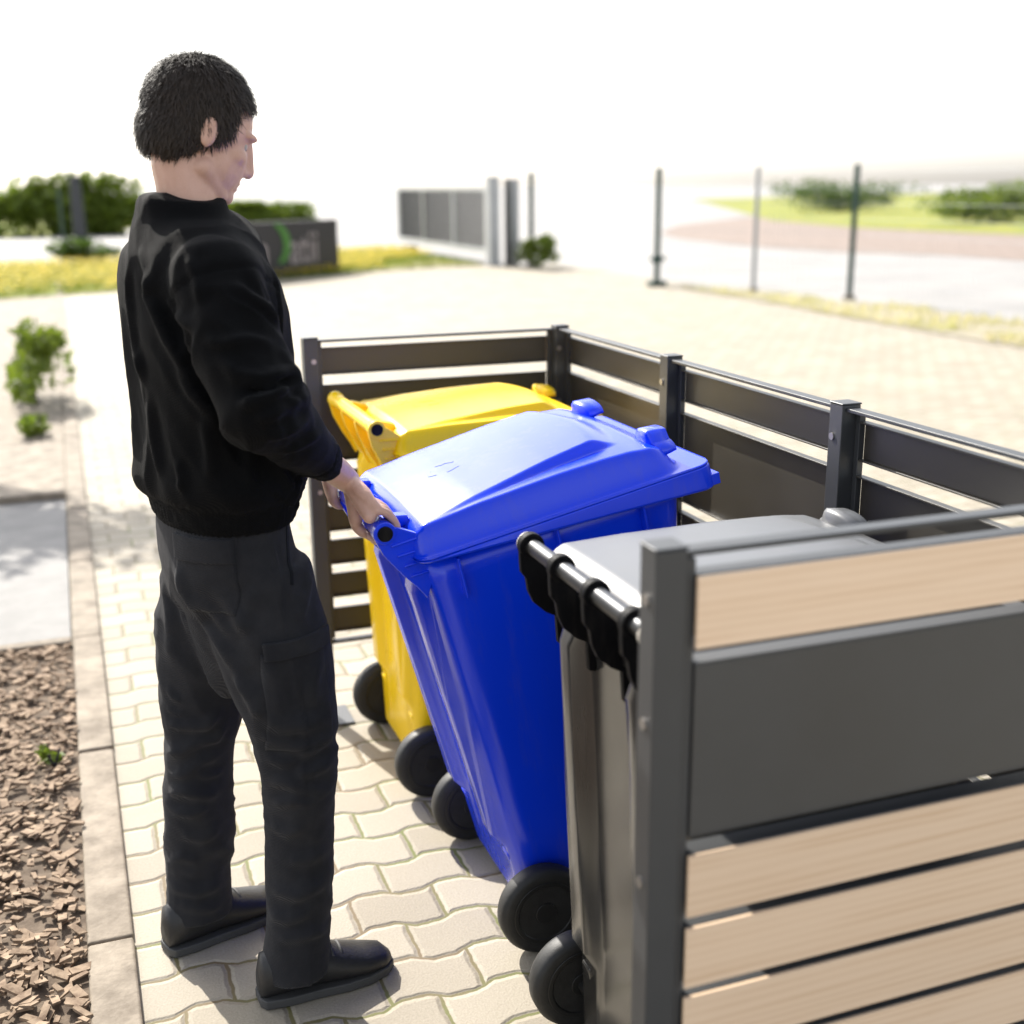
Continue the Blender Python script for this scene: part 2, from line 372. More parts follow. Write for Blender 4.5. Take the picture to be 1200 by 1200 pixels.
nt.links.new(hs_.outputs[0], nt.nodes['Background'].inputs[0]); nt.nodes['Background'].inputs[1].default_value = .15
scene.view_settings.view_transform = 'Standard'; scene.view_settings.look = 'None'; scene.view_settings.gamma = 1
scene.view_settings.exposure = 1.15

# ------------------------------------------------------------------ ground
def sheet(name, poly, z, m, kind='structure'):
    mb = MB(); mb.add([(x, y, z) for x, y in poly], [tuple(range(len(poly)))])
    o = mb.build(name, m); tag(o, kind=kind); return o
sheet('terrain', [(-400, -300), (400, -300), (400, 900), (-400, 900)], -.02, M['road'])
sheet('paving', [(-60, -12), (7.75, -12), (7.75, 14.3), (8.4, 14.4), (8.4, 20.6), (-60, 20.6)], 0, M['paving'])
sheet('verge', [(7.4, -12), (7.5, 7), (7.62, 9.5), (7.76, 11.2), (7.74, 14.3), (8.2, 13.6), (8.5, 12.5), (9.1, 10.2), (9.05, 8.6), (9.3, 4), (9.4, -12)], .012, M['verge'])
LAWN = [(-30, 5.2), (-12, 12.5), (-1.47, 16.75), (-.59, 17.18), (2.26, 18.6), (3.52, 19.36), (4.48, 19.95), (5.91, 20.6), (6.8, 20.6), (6.78, 28), (-1.3, 25.9), (-30, 18)]
sheet('lawn', LAWN, .016, M['lawn'])
sheet('brown_verge', [(3.4, 19.3), (4.48, 19.93), (5.91, 20.58), (6.83, 20.58), (6.83, 24.5), (6.2, 23.5), (5.2, 21.3), (3.7, 19.9)], .022, M['dry'])
sheet('gravel_bank', [(17.6, 10), (17.4, 19), (16.2, 21.5), (15.7, 24.2), (16.3, 30), (17.6, 34), (22, 41), (60, 80), (90, 60), (60, 0)], -.012, M['gravel'])
sheet('far_grass', [(27, 25), (26.2, 29.5), (26.2, 35.2), (28.2, 44), (60, 110), (160, 160), (160, 0), (60, 0)], -.004, M['lawn'])
sheet('far_bank', [(-120, 20), (-2, 42), (0.2, 46), (6, 60), (-10, 120), (-200, 120)], -.008, M['lawn'])

# kerb, slab and planting bed along the left edge of the path
mb = MB()
for i in range(26):
    y0 = -6 + i * 1.0
    mb.box(-1.531, -1.432, y0 + .004, y0 + .996, -.15, .018 + .002 * math.sin(i * 2.3))
tag(mb.build('kerb', M['kerb'], bevel=.008), kind='structure')
sheet('planting_bed', [(-1.53, -6), (-1.53, .93), (-4, .93), (-4, -6)], .004, M['soil'])
mb = MB(); mb.box(-3.2, -1.536, .99, 3.22, -.1, .012); tag(mb.build('concrete_pad', M['slabc'], bevel=.006), kind='structure')
mb = MB(); mb.box(-3.2, -1.536, .93, .985, -.1, .03); mb.box(-3.2, -1.536, 3.225, 3.30, -.1, .05); tag(mb.build('cross_kerb', M['kerb'], bevel=.006), kind='structure')
sheet('gravel_bed', [(-1.535, 3.3), (-1.535, 20), (-6, 18), (-6, 3.3)], .008, M['kerb'])

def scatter(name, m, n, area, fn, label=None):
    mb = MB()
    for i in range(n):
        fn(mb, rnd.uniform(area[0], area[1]), rnd.uniform(area[2], area[3]))
    o = mb.build(name, m); return o
def chip(mb, x, y):
    l = rnd.uniform(.005, .042); w = l * rnd.uniform(.3, .6); a = rnd.uniform(0, 6.28); t = rnd.uniform(-.5, .5); z = .010 + rnd.uniform(0, .014)
    c, s = math.cos(a), math.sin(a); h = rnd.uniform(.003, .008)
    vs = []
    for zz in (0, h):
        for px, py in ((-l, -w), (l, -w * .6), (l * .8, w), (-l * .7, w * .8)):
            vs.append((x + (px * c - py * s) * .6, y + (px * s + py * c) * .6, z + zz + px * t * .4))
    mb.add(vs, [(0, 3, 2, 1), (4, 5, 6, 7), (0, 1, 5, 4), (1, 2, 6, 5), (2, 3, 7, 6), (3, 0, 4, 7)])
tag(scatter('bark_chips', M['chip'], 4200, (-2.3, -1.54, -2.2, .92), chip), 'brown bark chips covering the planting bed beside the kerb', 'bark mulch', kind='stuff')

def inside(x, y, poly):
    r = False; n = len(poly)
    for i in range(n):
        (x0, y0), (x1, y1) = poly[i], poly[i - 1]
        if (y0 > y) != (y1 > y) and x < (x1 - x0) * (y - y0) / (y1 - y0) + x0: r = not r
    return r
def blades(n, poly, h0, h1, box, w=.012):
    mb = MB(); k = 0
    while k < n:
        x, y = rnd.uniform(box[0], box[1]), rnd.uniform(box[2], box[3])
        if not inside(x, y, poly): continue
        k += 1; a = rnd.uniform(0, 6.28); h = rnd.uniform(h0, h1); c, s = math.cos(a) * w, math.sin(a) * w; lx, ly = rnd.uniform(-.5, .5) * h, rnd.uniform(-.5, .5) * h
        mb.add([(x - c, y - s, 0), (x + c, y + s, 0), (x + lx, y + ly, h)], [(0, 1, 2)])
    return mb
tag(blades(26000, LAWN, .05, .13, (-9, 6.8, 12.5, 27.8), .014).build('lawn_grass', M['grass']), 'short green grass of the lawn around the dark sign', 'grass', kind='stuff')
def flowers(n, poly, box):
    mb = MB(); k = 0
    while k < n:
        x, y = rnd.uniform(box[0], box[1]), rnd.uniform(box[2], box[3])
        if not inside(x, y, poly) or vnoise((x * .35, y * .35, 3)) < rnd.uniform(-.75, .15): continue
        if x > 4.6 and x - 4.6 + (22 - y) > 0.2: continue
        k += 1; z = rnd.uniform(.09, .17); r = rnd.uniform(.022, .036); t = rnd.uniform(-.35, .35); ring = []
        for q in range(7):
            a = q * 2 * math.pi / 7; ring.append((x + r * math.cos(a), y + r * math.sin(a), z + t * r * math.cos(a)))
        mb.add(ring + [(x, y, z + .012)], [(q, (q + 1) % 7, 7) for q in range(7)])
    return mb
tag(flowers(15000, LAWN, (-9, 6.8, 12.5, 27.8)).build('dandelions', M['petal']), 'yellow dandelion heads dotted thickly over the lawn', 'dandelions', kind='stuff')
VP = [(7.5, 5), (7.55, 7), (7.62, 9.5), (7.78, 11.2), (7.78, 14.1), (8.2, 13.4), (8.5, 12.5), (9.1, 10.2), (9.05, 8.6), (9.2, 5)]
mb = MB(); k = 0
while k < 1700:
    x, y = rnd.uniform(7.5, 9.2), rnd.uniform(5, 14.1)
    if not inside(x, y, VP): continue
    ed = min(abs(x - 7.6), abs(x - 9)); 
    if rnd.random() > math.exp(-ed * 2.2) + .15 or vnoise((x * 1.3, y * .9, 9)) < -.15: continue
    k += 1; a = rnd.uniform(0, 6.28); h = rnd.uniform(.04, .13); c, s = math.cos(a) * .012, math.sin(a) * .012
    mb.add([(x - c, y - s, .01), (x + c, y + s, .01), (x + rnd.uniform(-.05, .05), y + rnd.uniform(-.05, .05), h)], [(0, 1, 2)])
tag(mb.build('verge_grass', M['dry']), 'dry yellowish grass tufts in the gravel verge along the wire fence', 'dry grass', kind='stuff')

def leafmass(mb, c, rx, ry, rz, n, size, lumps=9, flat=0):
    """leaf-sized faces gathered in clumps through the crown's volume"""
    c = Vector(c); cl = []
    for i in range(lumps):
        d = Vector((rnd.gauss(0, 1), rnd.gauss(0, 1), rnd.gauss(0, 1))).normalized() * rnd.uniform(.25, .85)
        cl.append((Vector((d.x * rx, d.y * ry, d.z * rz)), rnd.uniform(.3, .55)))
    for i in range(n):
        o, r = rnd.choice(cl)
        d = Vector((rnd.gauss(0, 1), rnd.gauss(0, 1), rnd.gauss(0, 1))).normalized() * rnd.uniform(.5, 1.05) * r
        p = c + o + Vector((d.x * rx, d.y * ry, d.z * rz))
        if p.z < .01: p.z = abs(p.z) + .01
        n_ = Vector((rnd.gauss(0, 1), rnd.gauss(0, 1), rnd.gauss(.6, 1))).normalized(); t = n_.orthogonal().normalized()
        t.rotate(Matrix.Rotation(rnd.uniform(0, 6.28), 3, n_)); b = n_.cross(t); s = size * rnd.uniform(.6, 1.3)
        mb.add([p - t * s, p + b * s * .45 + n_ * s * .12, p + t * s, p - b * s * .45 + n_ * s * .12], [(0, 1, 2, 3)])
def bush(name, loc, r, n, size, m, label, cat='shrub', stems=5, lumps=9):
    root = empty(name, loc, label, cat)
    mb = MB(); leafmass(mb, (0, 0, r[2] * .95), r[0], r[1], r[2], n, size, lumps); mb.build('foliage', m, root)
    mb = MB()
    for i in range(stems):
        a = i * 6.28 / stems + rnd.uniform(-.4, .4); k = rnd.uniform(.3, .6)
        mb.tube([(0.01 * i, 0, 0), (r[0] * k * .5 * math.cos(a), r[1] * k * .5 * math.sin(a), r[2] * .6), (r[0] * k * math.cos(a), r[1] * k * math.sin(a), r[2] * 1.3)], [.012 * r[2] + .004, .008 * r[2] + .003, .003], M=6)
    mb.build('stem', M['bark'], root)
    return root
bush('leafy_plant', (-1.74, 6.5, 0), (.30, .6, .32), 800, .05, M['leaf2'], 'light green leafy plant in the gravel bed at the left edge', 'plant')
bush('small_plant', (-1.72, 5.15, 0), (.14, .16, .11), 160, .035, M['leaf2'], 'small low green plant between leafy plant and concrete slab', 'plant', lumps=5)
bush('weed', (-1.60, -.05, 0), (.05, .06, .045), 50, .018, M['leaf2'], 'tiny green weed among the bark chips by the kerb', 'weed', stems=3, lumps=4)
bush('round_shrub', (7.62, 19.7, 0), (.42, .42, .34), 1100, .06, M['leaf2'], 'bright green bush at the foot of the gate post', 'shrub')
bush('low_bush', (-.85, 25.5, 0), (.75, .5, .28), 800, .08, M['leaf'], 'dark green low bush on far edge of the dandelion lawn', 'shrub')
# the tree whose shade dapples the path and the kerb: outside the left edge
tr = empty('garden_tree', (-2.75, 6.8, 0), 'leafy tree in the gravel bed left of the path', 'tree')
mb = MB(); mb.tube([(0, 0, 0), (.03, .02, 1.2), (0, .05, 2.4), (.15, 0, 3.6)], [.06, .05, .04, .02], M=10)
for a in range(6): mb.tube([(.04, .03, 2.6 + a * .1), (.1 + .35 * math.cos(a * 1.1), .35 * math.sin(a * 1.1), 3.2 + a * .08)], [.018, .007], M=6)
mb.build('trunk', M['bark'], tr, smooth=True)
mb = MB(); leafmass(mb, (.15, 0, 3.5), .62, .62, .5, 1300, .06, 12); mb.build('crown', M['leaf'], tr)

# far background: hedge and trunk left, low trees right
for i, (x, y, rx, rz, mm, lab) in enumerate([(-1.2, 43, 3.6, 1.05, 'leaf2', 'bright green far hedge beyond the road, behind the grey pillar'), (-9.5, 44, 4.6, 1.1, 'leaf', 'dark green far hedge at the left edge of the view'), (6.2, 47, 2.6, .55, 'leaf2', 'low pale green hedge beyond the road, right of the dark sign')]):
    bush('hedge', (x, y, 0), (rx, .9, rz), 6000, .17, M[mm], lab, 'hedge', stems=7, lumps=26)
t = empty('grey_pillar', (-.78, 37.0, 0), 'dark grey broad pillar standing before the far hedge', 'pillar')
mb = MB(); mb.loft([[(a * w, b * w, z) for a, b in ((-1, -1), (1, -1), (1, 1), (-1, 1))] for z, w in ((0, .24), (.15, .24), (.16, .19), (1.9, .16))]); mb.build('shaft', M['dark_gate'], t, bevel=.01)
mb = MB(); mb.box(-.2, .2, -.2, .2, 1.902, 1.97); mb.build('cap', M['dark_gate'], t, bevel=.01)
for (x, y, rx, rz, mm, lab) in [(34, 37, 4.0, .8, 'leaf2', 'bright green bush on the far bank at the right edge'), (40, 56, 5, .9, 'leaf', 'darker green bush on the far bank behind the right wire fence')]:
    bush('bank_bush', (x, y, 0), (rx, 2, rz), 2200, .15, M[mm], lab, 'bush', stems=6, lumps=20)

# ------------------------------------------------------------------ sign
SR = Vector((3.69, 20.31, 0)); SL = Vector((2.33, 19.0, 0)); sdir = (SR - SL).normalized()   # local +x runs to the sign's right edge
sg = empty('entrance_sign', SR, 'dark grey low sign board with grey letters and a green leaf', 'sign', rot=(0, 0, math.atan2(sdir.y, sdir.x)))
mb = MB(); mb.box(-3.6, 0, 0, .16, .03, 1.0); mb.build('board', M['sign'], sg, bevel=.008)
mb = MB(); mb.box(-3.65, .05, -.04, .2, -.05, .028); mb.build('plinth', M['kerb'], sg, bevel=.005)
def text(s, x, z, size, m, name, parent, xs=1.0):
    cu = bpy.data.curves.new('txt', 'FONT'); cu.body = s; cu.size = size; cu.extrude = .008; cu.offset = .006
    to = bpy.data.objects.new('txt', cu); col.objects.link(to)
    dg = bpy.context.evaluated_depsgraph_get(); dg.update()
    me = bpy.data.meshes.new_from_object(to.evaluated_get(dg)); bpy.data.objects.remove(to)
    me.transform(Matrix.Translation((x, -.006, z)) @ Matrix.Rotation(R(90), 4, 'X') @ Matrix.Diagonal((xs, 1, 1, 1)))
    o = bpy.data.objects.new(name, me); col.objects.link(o); me.materials.clear(); me.materials.append(m); o.parent = parent; return o
text('atii', -1.62, .24, .84, M['letter'], 'lettering', sg, .92)
text('n', -2.62, .24, .84, M['letter'], 'lettering', sg, .92)
mb = MB()
outer = []; inner = []
for i in range(21):
    q = i / 20; a = R(-58 + 128 * q); outer.append((-2.10 + .52 * math.cos(a), .60 + .40 * math.sin(a)))
    inner.append((-2.22 + .44 * math.cos(a) * (1 - .0 * q), .62 + .38 * math.sin(R(-62 + 124 * q))))
mb.prism(outer + inner[::-1], -.018, -.002); mb.build('leaf_emblem', M['leaf_logo'], sg)

# ------------------------------------------------------------------ boundary fence, gate, posts
def round_post(name, x, y, h, r, m, label, cat='post', latch=False, group=None):
    root = empty(name, (x, y, 0), label, cat, group)
    mb = MB(); mb.lathe([(r, 0), (r, h), (r * .6, h + .012)], 14, 'z'); mb.build('shaft', m, root, smooth=False, bevel=.002)
    mb = MB(); mb.lathe([(r * 2.3, 0), (r * 2.2, .03), (r * 1.3, .06)], 14, 'z'); mb.build('footing', M['kerb'], root)
    if latch:
        mb = MB(); mb.box(-.12, .12, -.05, .05, .40, .47); mb.box(-.03, .03, -.09, .09, .36, .5); mb.build('latch', m, root, bevel=.01)
        mb = MB(); mb.box(-.14, .14, -.1, .1, .0, .09); mb.build('base_plate', m, root, bevel=.01)
    return root
round_post('fence_post', 7.65, 14.45, 1.85, .048, M['green_post'], 'dark green gate post with a black latch at knee height', latch=True)
round_post('fence_post', 9.12, 11.28, 1.85, .042, M['green_post'], 'dark green fence post rising from the right end of the verge')
round_post('fence_post', 8.55, 12.95, 1.85, .036, M['galv'], 'thin pale grey fence post between the two dark green ones')
round_post('fence_post', 7.62, 20.05, 1.85, .055, M['green_post'], 'dark green post rising out of the bright bush')
round_post('fence_post', -1.32, 25.9, 1.6, .035, M['green_post'], 'thin dark green post at left edge behind the lawn')
round_post('fence_post', 1.9, 26.7, 1.6, .035, M['green_post'], 'thin dark green post standing behind the dark sign')
def wire_mesh(name, a, b, label, h=1.75, step=.1):
    root = empty(name, (a[0], a[1], 0), label, 'wire fence')
    A = Vector((0, 0, 0)); B = Vector((b[0] - a[0], b[1] - a[1], 0)); Ln = B.length; d = B / Ln
    mb = MB(); n = int(Ln / step)
    def bar(p, q, r):
        t = (q - p).normalized(); x = t.orthogonal().normalized(); y = t.cross(x)
        lo = [[c + (x * math.cos(k * 2.094) + y * math.sin(k * 2.094)) * r for k in range(3)] for c in (p, q)]
        mb.loft(lo, False)
    for i in range(1, n): bar(d * i * Ln / n + Vector((0, 0, .06)), d * i * Ln / n + Vector((0, 0, h)), .0022)
    for j in range(9): bar(A + Vector((0, 0, .06 + j * (h - .06) / 8)), B + Vector((0, 0, .06 + j * (h - .06) / 8)), .003)
    mb.build('wire_panel', M['galv'], root); return root
wire_mesh('wire_fence', (7.70, 14.36), (8.51, 13.02), 'wire mesh panel from the latch post to the thin grey post')
wire_mesh('wire_fence', (8.59, 12.88), (9.08, 11.35), 'wire mesh panel between the thin grey post and the green post')
wire_mesh('wire_fence', (9.12, 11.2), (9.35, 4.5), 'long wire mesh panel right of the last green post')
# sliding gate
g = empty('sliding_gate', (6.95, 20.75, 0), 'grey bar gate standing open along the lawn edge', 'gate')
gd = Vector((6.86 - 6.95, 28.0 - 20.75, 0))
mb = MB()
for z0, z1 in ((.22, .32), (1.5, 1.58)): mb.box(-.035, .035, .1, 7.2, z0, z1)
for y in (.13, 2.4, 4.8, 7.16): mb.box(-.033, .033, y - .04, y + .04, .323, 1.497)
mb.build('gate_frame', M['grey_post'], g, bevel=.004)
mb = MB()
for i in range(58): 
    y = .24 + i * .118
    if min(abs(y - q) for q in (.13, 2.4, 4.8, 7.16)) > .06: mb.box(-.012, .012, y - .014, y + .014, .325, 1.495)
mb.build('gate_bars', M['dark_gate'], g)
mb = MB(); mb.box(-.15, .15, 5.9, 6.5, .0, .14); mb.build('roller_block', M['dark_gate'], g, bevel=.01)
def square_post(x, y, w, h, m, label):
    root = empty('gate_post', (x, y, 0), label, 'gate post')
    mb = MB(); mb.box(-w, w, -w, w, 0, h); mb.build('shaft', m, root, bevel=.008)
    mb = MB(); mb.box(-w * 1.08, w * 1.08, -w * 1.08, w * 1.08, h + .002, h + .03); mb.build('cap', m, root, bevel=.005)
square_post(6.93, 20.45, .115, 1.75, M['grey_post'], 'thick pale grey square post at the near end of the gate')
square_post(7.22, 20.35, .055, 1.7, M['dark_gate'], 'dark narrow square post beside the thick pale gate post')
square_post(7.42, 20.5, .075, 1.7, M['galv'], 'grey square post between the narrow dark one and the bush')

# ------------------------------------------------------------------ bin enclosure
D, S, H = .785, .747, 1.2
enc = empty('bin_enclosure', (0, 0, 0), 'anthracite slatted metal bin shelter with pale oak boards on its near side', 'bin shelter')
PW = .0215
mb = MB(); mb.box(-PW, PW, -PW, PW, 0, H - .004); mb.box(-PW - .0015, PW + .0015, -PW - .0015, PW + .0015, H - .0038, H); post_me = mb.mesh('post')
mb = MB(); mb.box(-.07, .07, -.07, .07, 0, .008); plate_me = mb.mesh('foot_plate')
mb = MB(); mb.lathe([(.0075, -.002), (.0075, .003), (.005, .0052)], 12, 'y'); bolt_me = mb.mesh('bolt')
posts = [(-D, 0), (0, 0), (0, -S), (0, -2 * S), (0, -3 * S), (-D, -3 * S)]
for i, (x, y) in enumerate(posts):
    p = link('post', post_me, M['frame'], enc, bevel=.003); p.location = (x, y, 0)
    f = link('foot_plate', plate_me, M['frame'], p, bevel=.002)
    for z in (1.13, .965, .74):
        b = link('bolt', bolt_me, M['bolt'], p)
        if i == 0: b.location = (.006, -PW - .001, z)
        elif i == 5: b.location = (-PW - .001, .0, z); b.rotation_euler = (0, 0, -R(90))
        else: b.location = (-PW - .001 if i > 1 else -.012, .008 if i > 1 else -PW - .001, z); b.rotation_euler = (0, 0, -R(90) if i > 1 else 0)
ROWS = [(1.085, 1.166, 'slat'), (.824, 1.056, 'panel'), (.716, .797, 'slat'), (.606, .687, 'slat'), (.500, .580, 'slat'), (.394, .473, 'slat'), (.280, .361, 'slat')]
def wall(a, b, inward, rows, woodrows=(), near=False):
    """a bay from post a to post b; inward is the unit normal into the shelter"""
    A = Vector((*a, 0)); B = Vector((*b, 0)); d = (B - A).normalized(); L = (B - A).length; n = Vector((*inward, 0))
    mtx = Matrix((d, n, Vector((0, 0, 1)))).transposed().to_4x4(); mtx.translation = A
    def put(name, mb, m, bev=.0015, parent=enc):
        me = mb.mesh(name); me.transform(mtx); 
        if mtx.determinant() < 0: me.flip_normals()
        return link(name, me, m, parent, bevel=bev)
    x0, x1 = PW + .001, L - PW - .001
    # top and bottom rails
    mb = MB(); mb.box(x0, x1, -.014, .014, 1.1835, 1.191); put('top_rail', mb, M['frame'])
    mb = MB(); mb.box(x0, x1, -.014, .014, .252, .260); put('bottom_rail', mb, M['frame'])
    # side channels
    for xa, xb in ((x0, x0 + .014), (x1 - .014, x1)):
        mb = MB(); mb.box(xa, xb, -.016 if near else -.024, .016 if near else -.010, .262, 1.182); put('side_channel', mb, M['frame'])
    for i, (z0, z1, kind) in enumerate(rows):
        mb = MB(); xa, xb = x0 + .015, x1 - .015
        # flat sheet, folded lips top and bottom (proud of the sheet on the inside)
        if near: mb.box(xa, xb, -.020, -.001, z0 + .004, z1 - .004); mb.box(xa, xb, -.020, .0105, z1 - .004, z1); mb.box(xa, xb, -.020, .006, z0, z0 + .004)
        else: mb.box(xa, xb, -.026, -.0225, z0 + .004, z1 - .004); mb.box(xa, xb, -.026, -.008, z1 - .004, z1); mb.box(xa, xb, -.026, -.012, z0, z0 + .004)
        o = put(kind, mb, M['slat_in'] if not near else M['panel' if kind == 'panel' else 'frame'], .001)
        if i in woodrows:
            mb = MB(); mb.box(xa - .003, xb + .003, -.026 if near else -.032, -.0205 if near else -.0265, z0 - .012 if near else z0, z1 - .0005); put('wood_board', mb, M['wood'], .001)
NEAR = [(1.078, 1.161, 'slat'), (.803, 1.046, 'panel'), (.700, .779, 'slat'), (.592, .671, 'slat'), (.486, .565, 'slat'), (.380, .459, 'slat'), (.274, .353, 'slat')]
wall((-D, 0), (0, 0), (0, -1), ROWS, (0, 2, 3, 4, 5, 6))
for k in range(3): wall((0, -k * S), (0, -(k + 1) * S), (-1, 0), ROWS)
wall((-D, -3 * S), (0, -3 * S), (0, 1), NEAR, (0, 2, 3, 4, 5, 6), near=True)

# ------------------------------------------------------------------ wheeled bins
AXX = .115      # handle axis to wheel axle; local x is measured from the axle, handle at -AXX
def rrect(x0, x1, hw, r, M_=160, bump=0):
    cx, cy = [x1 - r, x0 + r, x0 + r, x1 - r], [hw - r, hw - r, -hw + r, -hw + r]
    pts = []; per = M_ // 4
    # corners carry 10 points, sides the rest
    nc = 10; ns = per - nc
    for q in range(4):
        for i in range(nc):
            a = math.pi / 2 * (q + i / (nc - 1)); pts.append((cx[q] + r * math.cos(a), cy[q] + r * math.sin(a)))
        nx_, ny_ = cx[(q + 1) % 4], cy[(q + 1) % 4]; a = math.pi / 2 * (q + 1)
        p0 = (cx[q] + r * math.cos(a), cy[q] + r * math.sin(a)); p1 = (nx_ + r * math.cos(a), ny_ + r * math.sin(a))
        for i in range(ns):
            t = (i + 1) / (ns + 1); pts.append((lerp(p0[0], p1[0], t), lerp(p0[1], p1[1], t)))
    if bump:
        out = []
        for x, y in pts:
            if x < x0 + r * .6:
                b = sstep(.085, .105, abs(y)) * (1 - sstep(.165, .19, abs(y))); x -= bump * b
            out.append((x, y))
        pts = out
    return pts
def body_mesh():
    mb = MB(); loops = []
    for z, x0, x1, hw, r, bmp in [(.035, .105, .50, .20, .05, 0), (.05, .095, .515, .212, .05, 0), (.22, .092, .53, .218, .05, .004), (.26, .088, .535, .220, .05, .024), (.6, .074, .575, .240, .045, .026),
                             (.86, .062, .612, .256, .04, .026), (.90, .058, .618, .258, .04, .008), (.945, .055, .622, .260, .04, 0)]:
        loops.append([(x - AXX, y, z) for x, y in rrect(x0, x1, hw, r, bump=bmp)])
    mb.loft(loops)
    return mb.mesh('body')
def rim_mesh():
    mb = MB(); L0 = rrect(.040, .690, .289, .03); zb = lambda x: .958 - .050 * (x - .04) / .65
    Li = rrect(.052, .64, .263, .03)
    loops = [[(x - AXX, y, zb(x)) for x, y in Li], [(x - AXX, y, zb(x) + .001) for x, y in rrect(.042, .686, .286, .03)], [(x - AXX, y, zb(x) + .006) for x, y in L0], [(x - AXX, y, .9600) for x, y in rrect(.043, .687, .286, .03)], [(x - AXX, y, .9625) for x, y in rrect(.047, .682, .281, .03)]]
    mb.loft(loops)
    # front lip tab and side gusset ribs
    mb.box(.688 - AXX, .698 - AXX, -.10, .10, .915, .945)
    for s in (-1, 1):
        mb.box(.690 - AXX - .02, .698 - AXX, s * .262 - .018, s * .262 + .018, .914, .938)
        for x in (.12, .33, .52): mb.prism([(x - AXX - .0025, .86), (x - AXX + .0025, .86), (x - AXX + .0025, .945), (x - AXX - .0025, .945)], s * .245, s * .279)
    return mb.mesh('rim')
def lid_mesh(flat=1.0):
    CR = [(.045, .992), (.06, 1.016), (.08, 1.028), (.2, 1.037), (.37, 1.042), (.46, 1.041), (.52, 1.038), (.57, 1.031), (.61, 1.013), (.635, .988)]
    nx, ny = 132, 118; X0, X1, Wd, rc = .043, .688, .284, .035; XF, rd = .642, .075
    vs = []; fs = []
    def hw(x):
        e = min(x - X0, X1 - x)
        return Wd if e >= rc else Wd - rc + math.sqrt(max(0, rc * rc - (rc - e) ** 2))
    for i in range(nx + 1):
        x = lerp(X0, X1, i / nx)
        h = hw(x); c = interp(x, CR)
        for j in range(ny + 1):
            t = -1 + 2 * j / ny; y = t * h; ay_ = abs(y); e1 = h - .006 - ay_; e2 = XF - x
            e = min(e1, e2) if (e1 > rd or e2 > rd) else rd - math.hypot(rd - e1, rd - e2)
            g = sstep(0, .036, e) * (.86 + .14 * (1 - min(1, (ay_ / .27)) ** 2))
            z = .966 + (c - .966) * g * flat
            # raised middle: a wedge that grows towards the front and ends in a soft curved step
            yw = lerp(.232, .180, (x - .08) / .38)
            xe = .470 + .035 * (1 - (ay_ / .2) ** 2)
            if x > .08:
                hgt = .0215 * (x - .08) / .38 * (1 - sstep(xe - .012, xe + .055, x))
                z += flat * max(0, hgt) * (1 - sstep(yw, yw + .015, ay_)) * (1 if ay_ > .12 else 1)
            vs.append((x - AXX, y, z))
    W1 = ny + 1
    for i in range(nx):
        for j in range(ny): a = i * W1 + j; fs.append((a, a + 1, a + W1 + 1, a + W1))
    ring = [j for j in range(ny + 1)] + [i * W1 + ny for i in range(1, nx + 1)] + [nx * W1 + j for j in range(ny - 1, -1, -1)] + [i * W1 for i in range(nx - 1, 0, -1)]
    base = len(vs)
    for k in ring:
        x, y, z = vs[k]; vs.append((x, y, .9628))
    n = len(ring)
    for k in range(n): fs.append((ring[k], ring[(k + 1) % n], base + (k + 1) % n, base + k))
    mb = MB(); mb.add(vs, fs); return mb.mesh('lid')
def grip_mesh(s):
    """open scoop grip on the lid's front corner: a bent lip rising from the dome"""
    loops = []
    for i in range(15):
        a = R(-75 + 150 * i / 14); w = .058
        y = s * .178 + w * math.sin(a); x0 = .605 - .012 * math.cos(a) ** 2
        hgt = .044 * (.45 + .55 * math.cos(a))
        zb = 1.00 - .018 * (abs(y) > .2) - .03
        x1 = x0 + .034 * (.6 + .4 * math.cos(a))
        zt = zb + .03 + hgt
        loops.append([(x0 - AXX - .012, y, zb), (x0 - AXX - .006, y, zt - .006), (x0 - AXX, y, zt), (x1 - AXX + .006, y, zt - .004), (x1 - AXX + .007, y, zt - .010), (x0 - AXX + .006, y, zt - .014), (x0 - AXX + .004, y, zb)])
    mb = MB(); mb.loft(loops); return mb.mesh('lid_grip')
def wheel(parent, y, s):
    r = .1
    mb = MB(); mb.lathe([(.072, -.024), (.088, -.025), (.096, -.021), (r, -.012), (r, .012), (.096, .021), (.088, .025), (.072, .024)], 48, 'y')
    w = mb.build('wheel', M['rubber'], parent, smooth=True); w.location = (0, y, r)
    mb = MB(); mb.lathe([(.024, -.027), (.024, .027)], 20, 'y'); mb.lathe([(.071, -.026), (.071, .010)], 40, 'y') if False else None
    # dished disc with eight spokes
    vs = []; 
    for sg_ in (-1, 1):
        mb.lathe([(.0735, sg_ * .0235), (.0735, sg_ * .0262), (.064, sg_ * .0262), (.062, sg_ * .0235)], 40, 'y')
        for k in range(8):
            a = k * math.pi / 4; c, s_ = math.cos(a), math.sin(a); q = []
            for yy in (sg_ * .010, sg_ * .0225):
                for rr, wd in ((.018, .007), (.066, .005)):
                    for e in (-1, 1): q.append((rr * c - e * wd * s_, yy, rr * s_ + e * wd * c))
            mb.add(q, [(0, 1, 3, 2), (4, 6, 7, 5), (0, 4, 5, 1), (2, 3, 7, 6), (0, 2, 6, 4), (1, 5, 7, 3)])
    mb.lathe([(.0722, -.0085), (.0722, .0085)], 40, 'y')
    mb.build('rim', M['rim'], w, bevel=.0012)
    return w
ARM = [(-.020, 1.018), (-.016, 1.034), (0, 1.045), (.03, 1.030), (.062, 1.008), (.070, .964), (.066, .90), (.050, .872), (.036, .90), (.012, .938), (-.012, .985)]
BM, RM, LM = body_mesh(), rim_mesh(), lid_mesh()
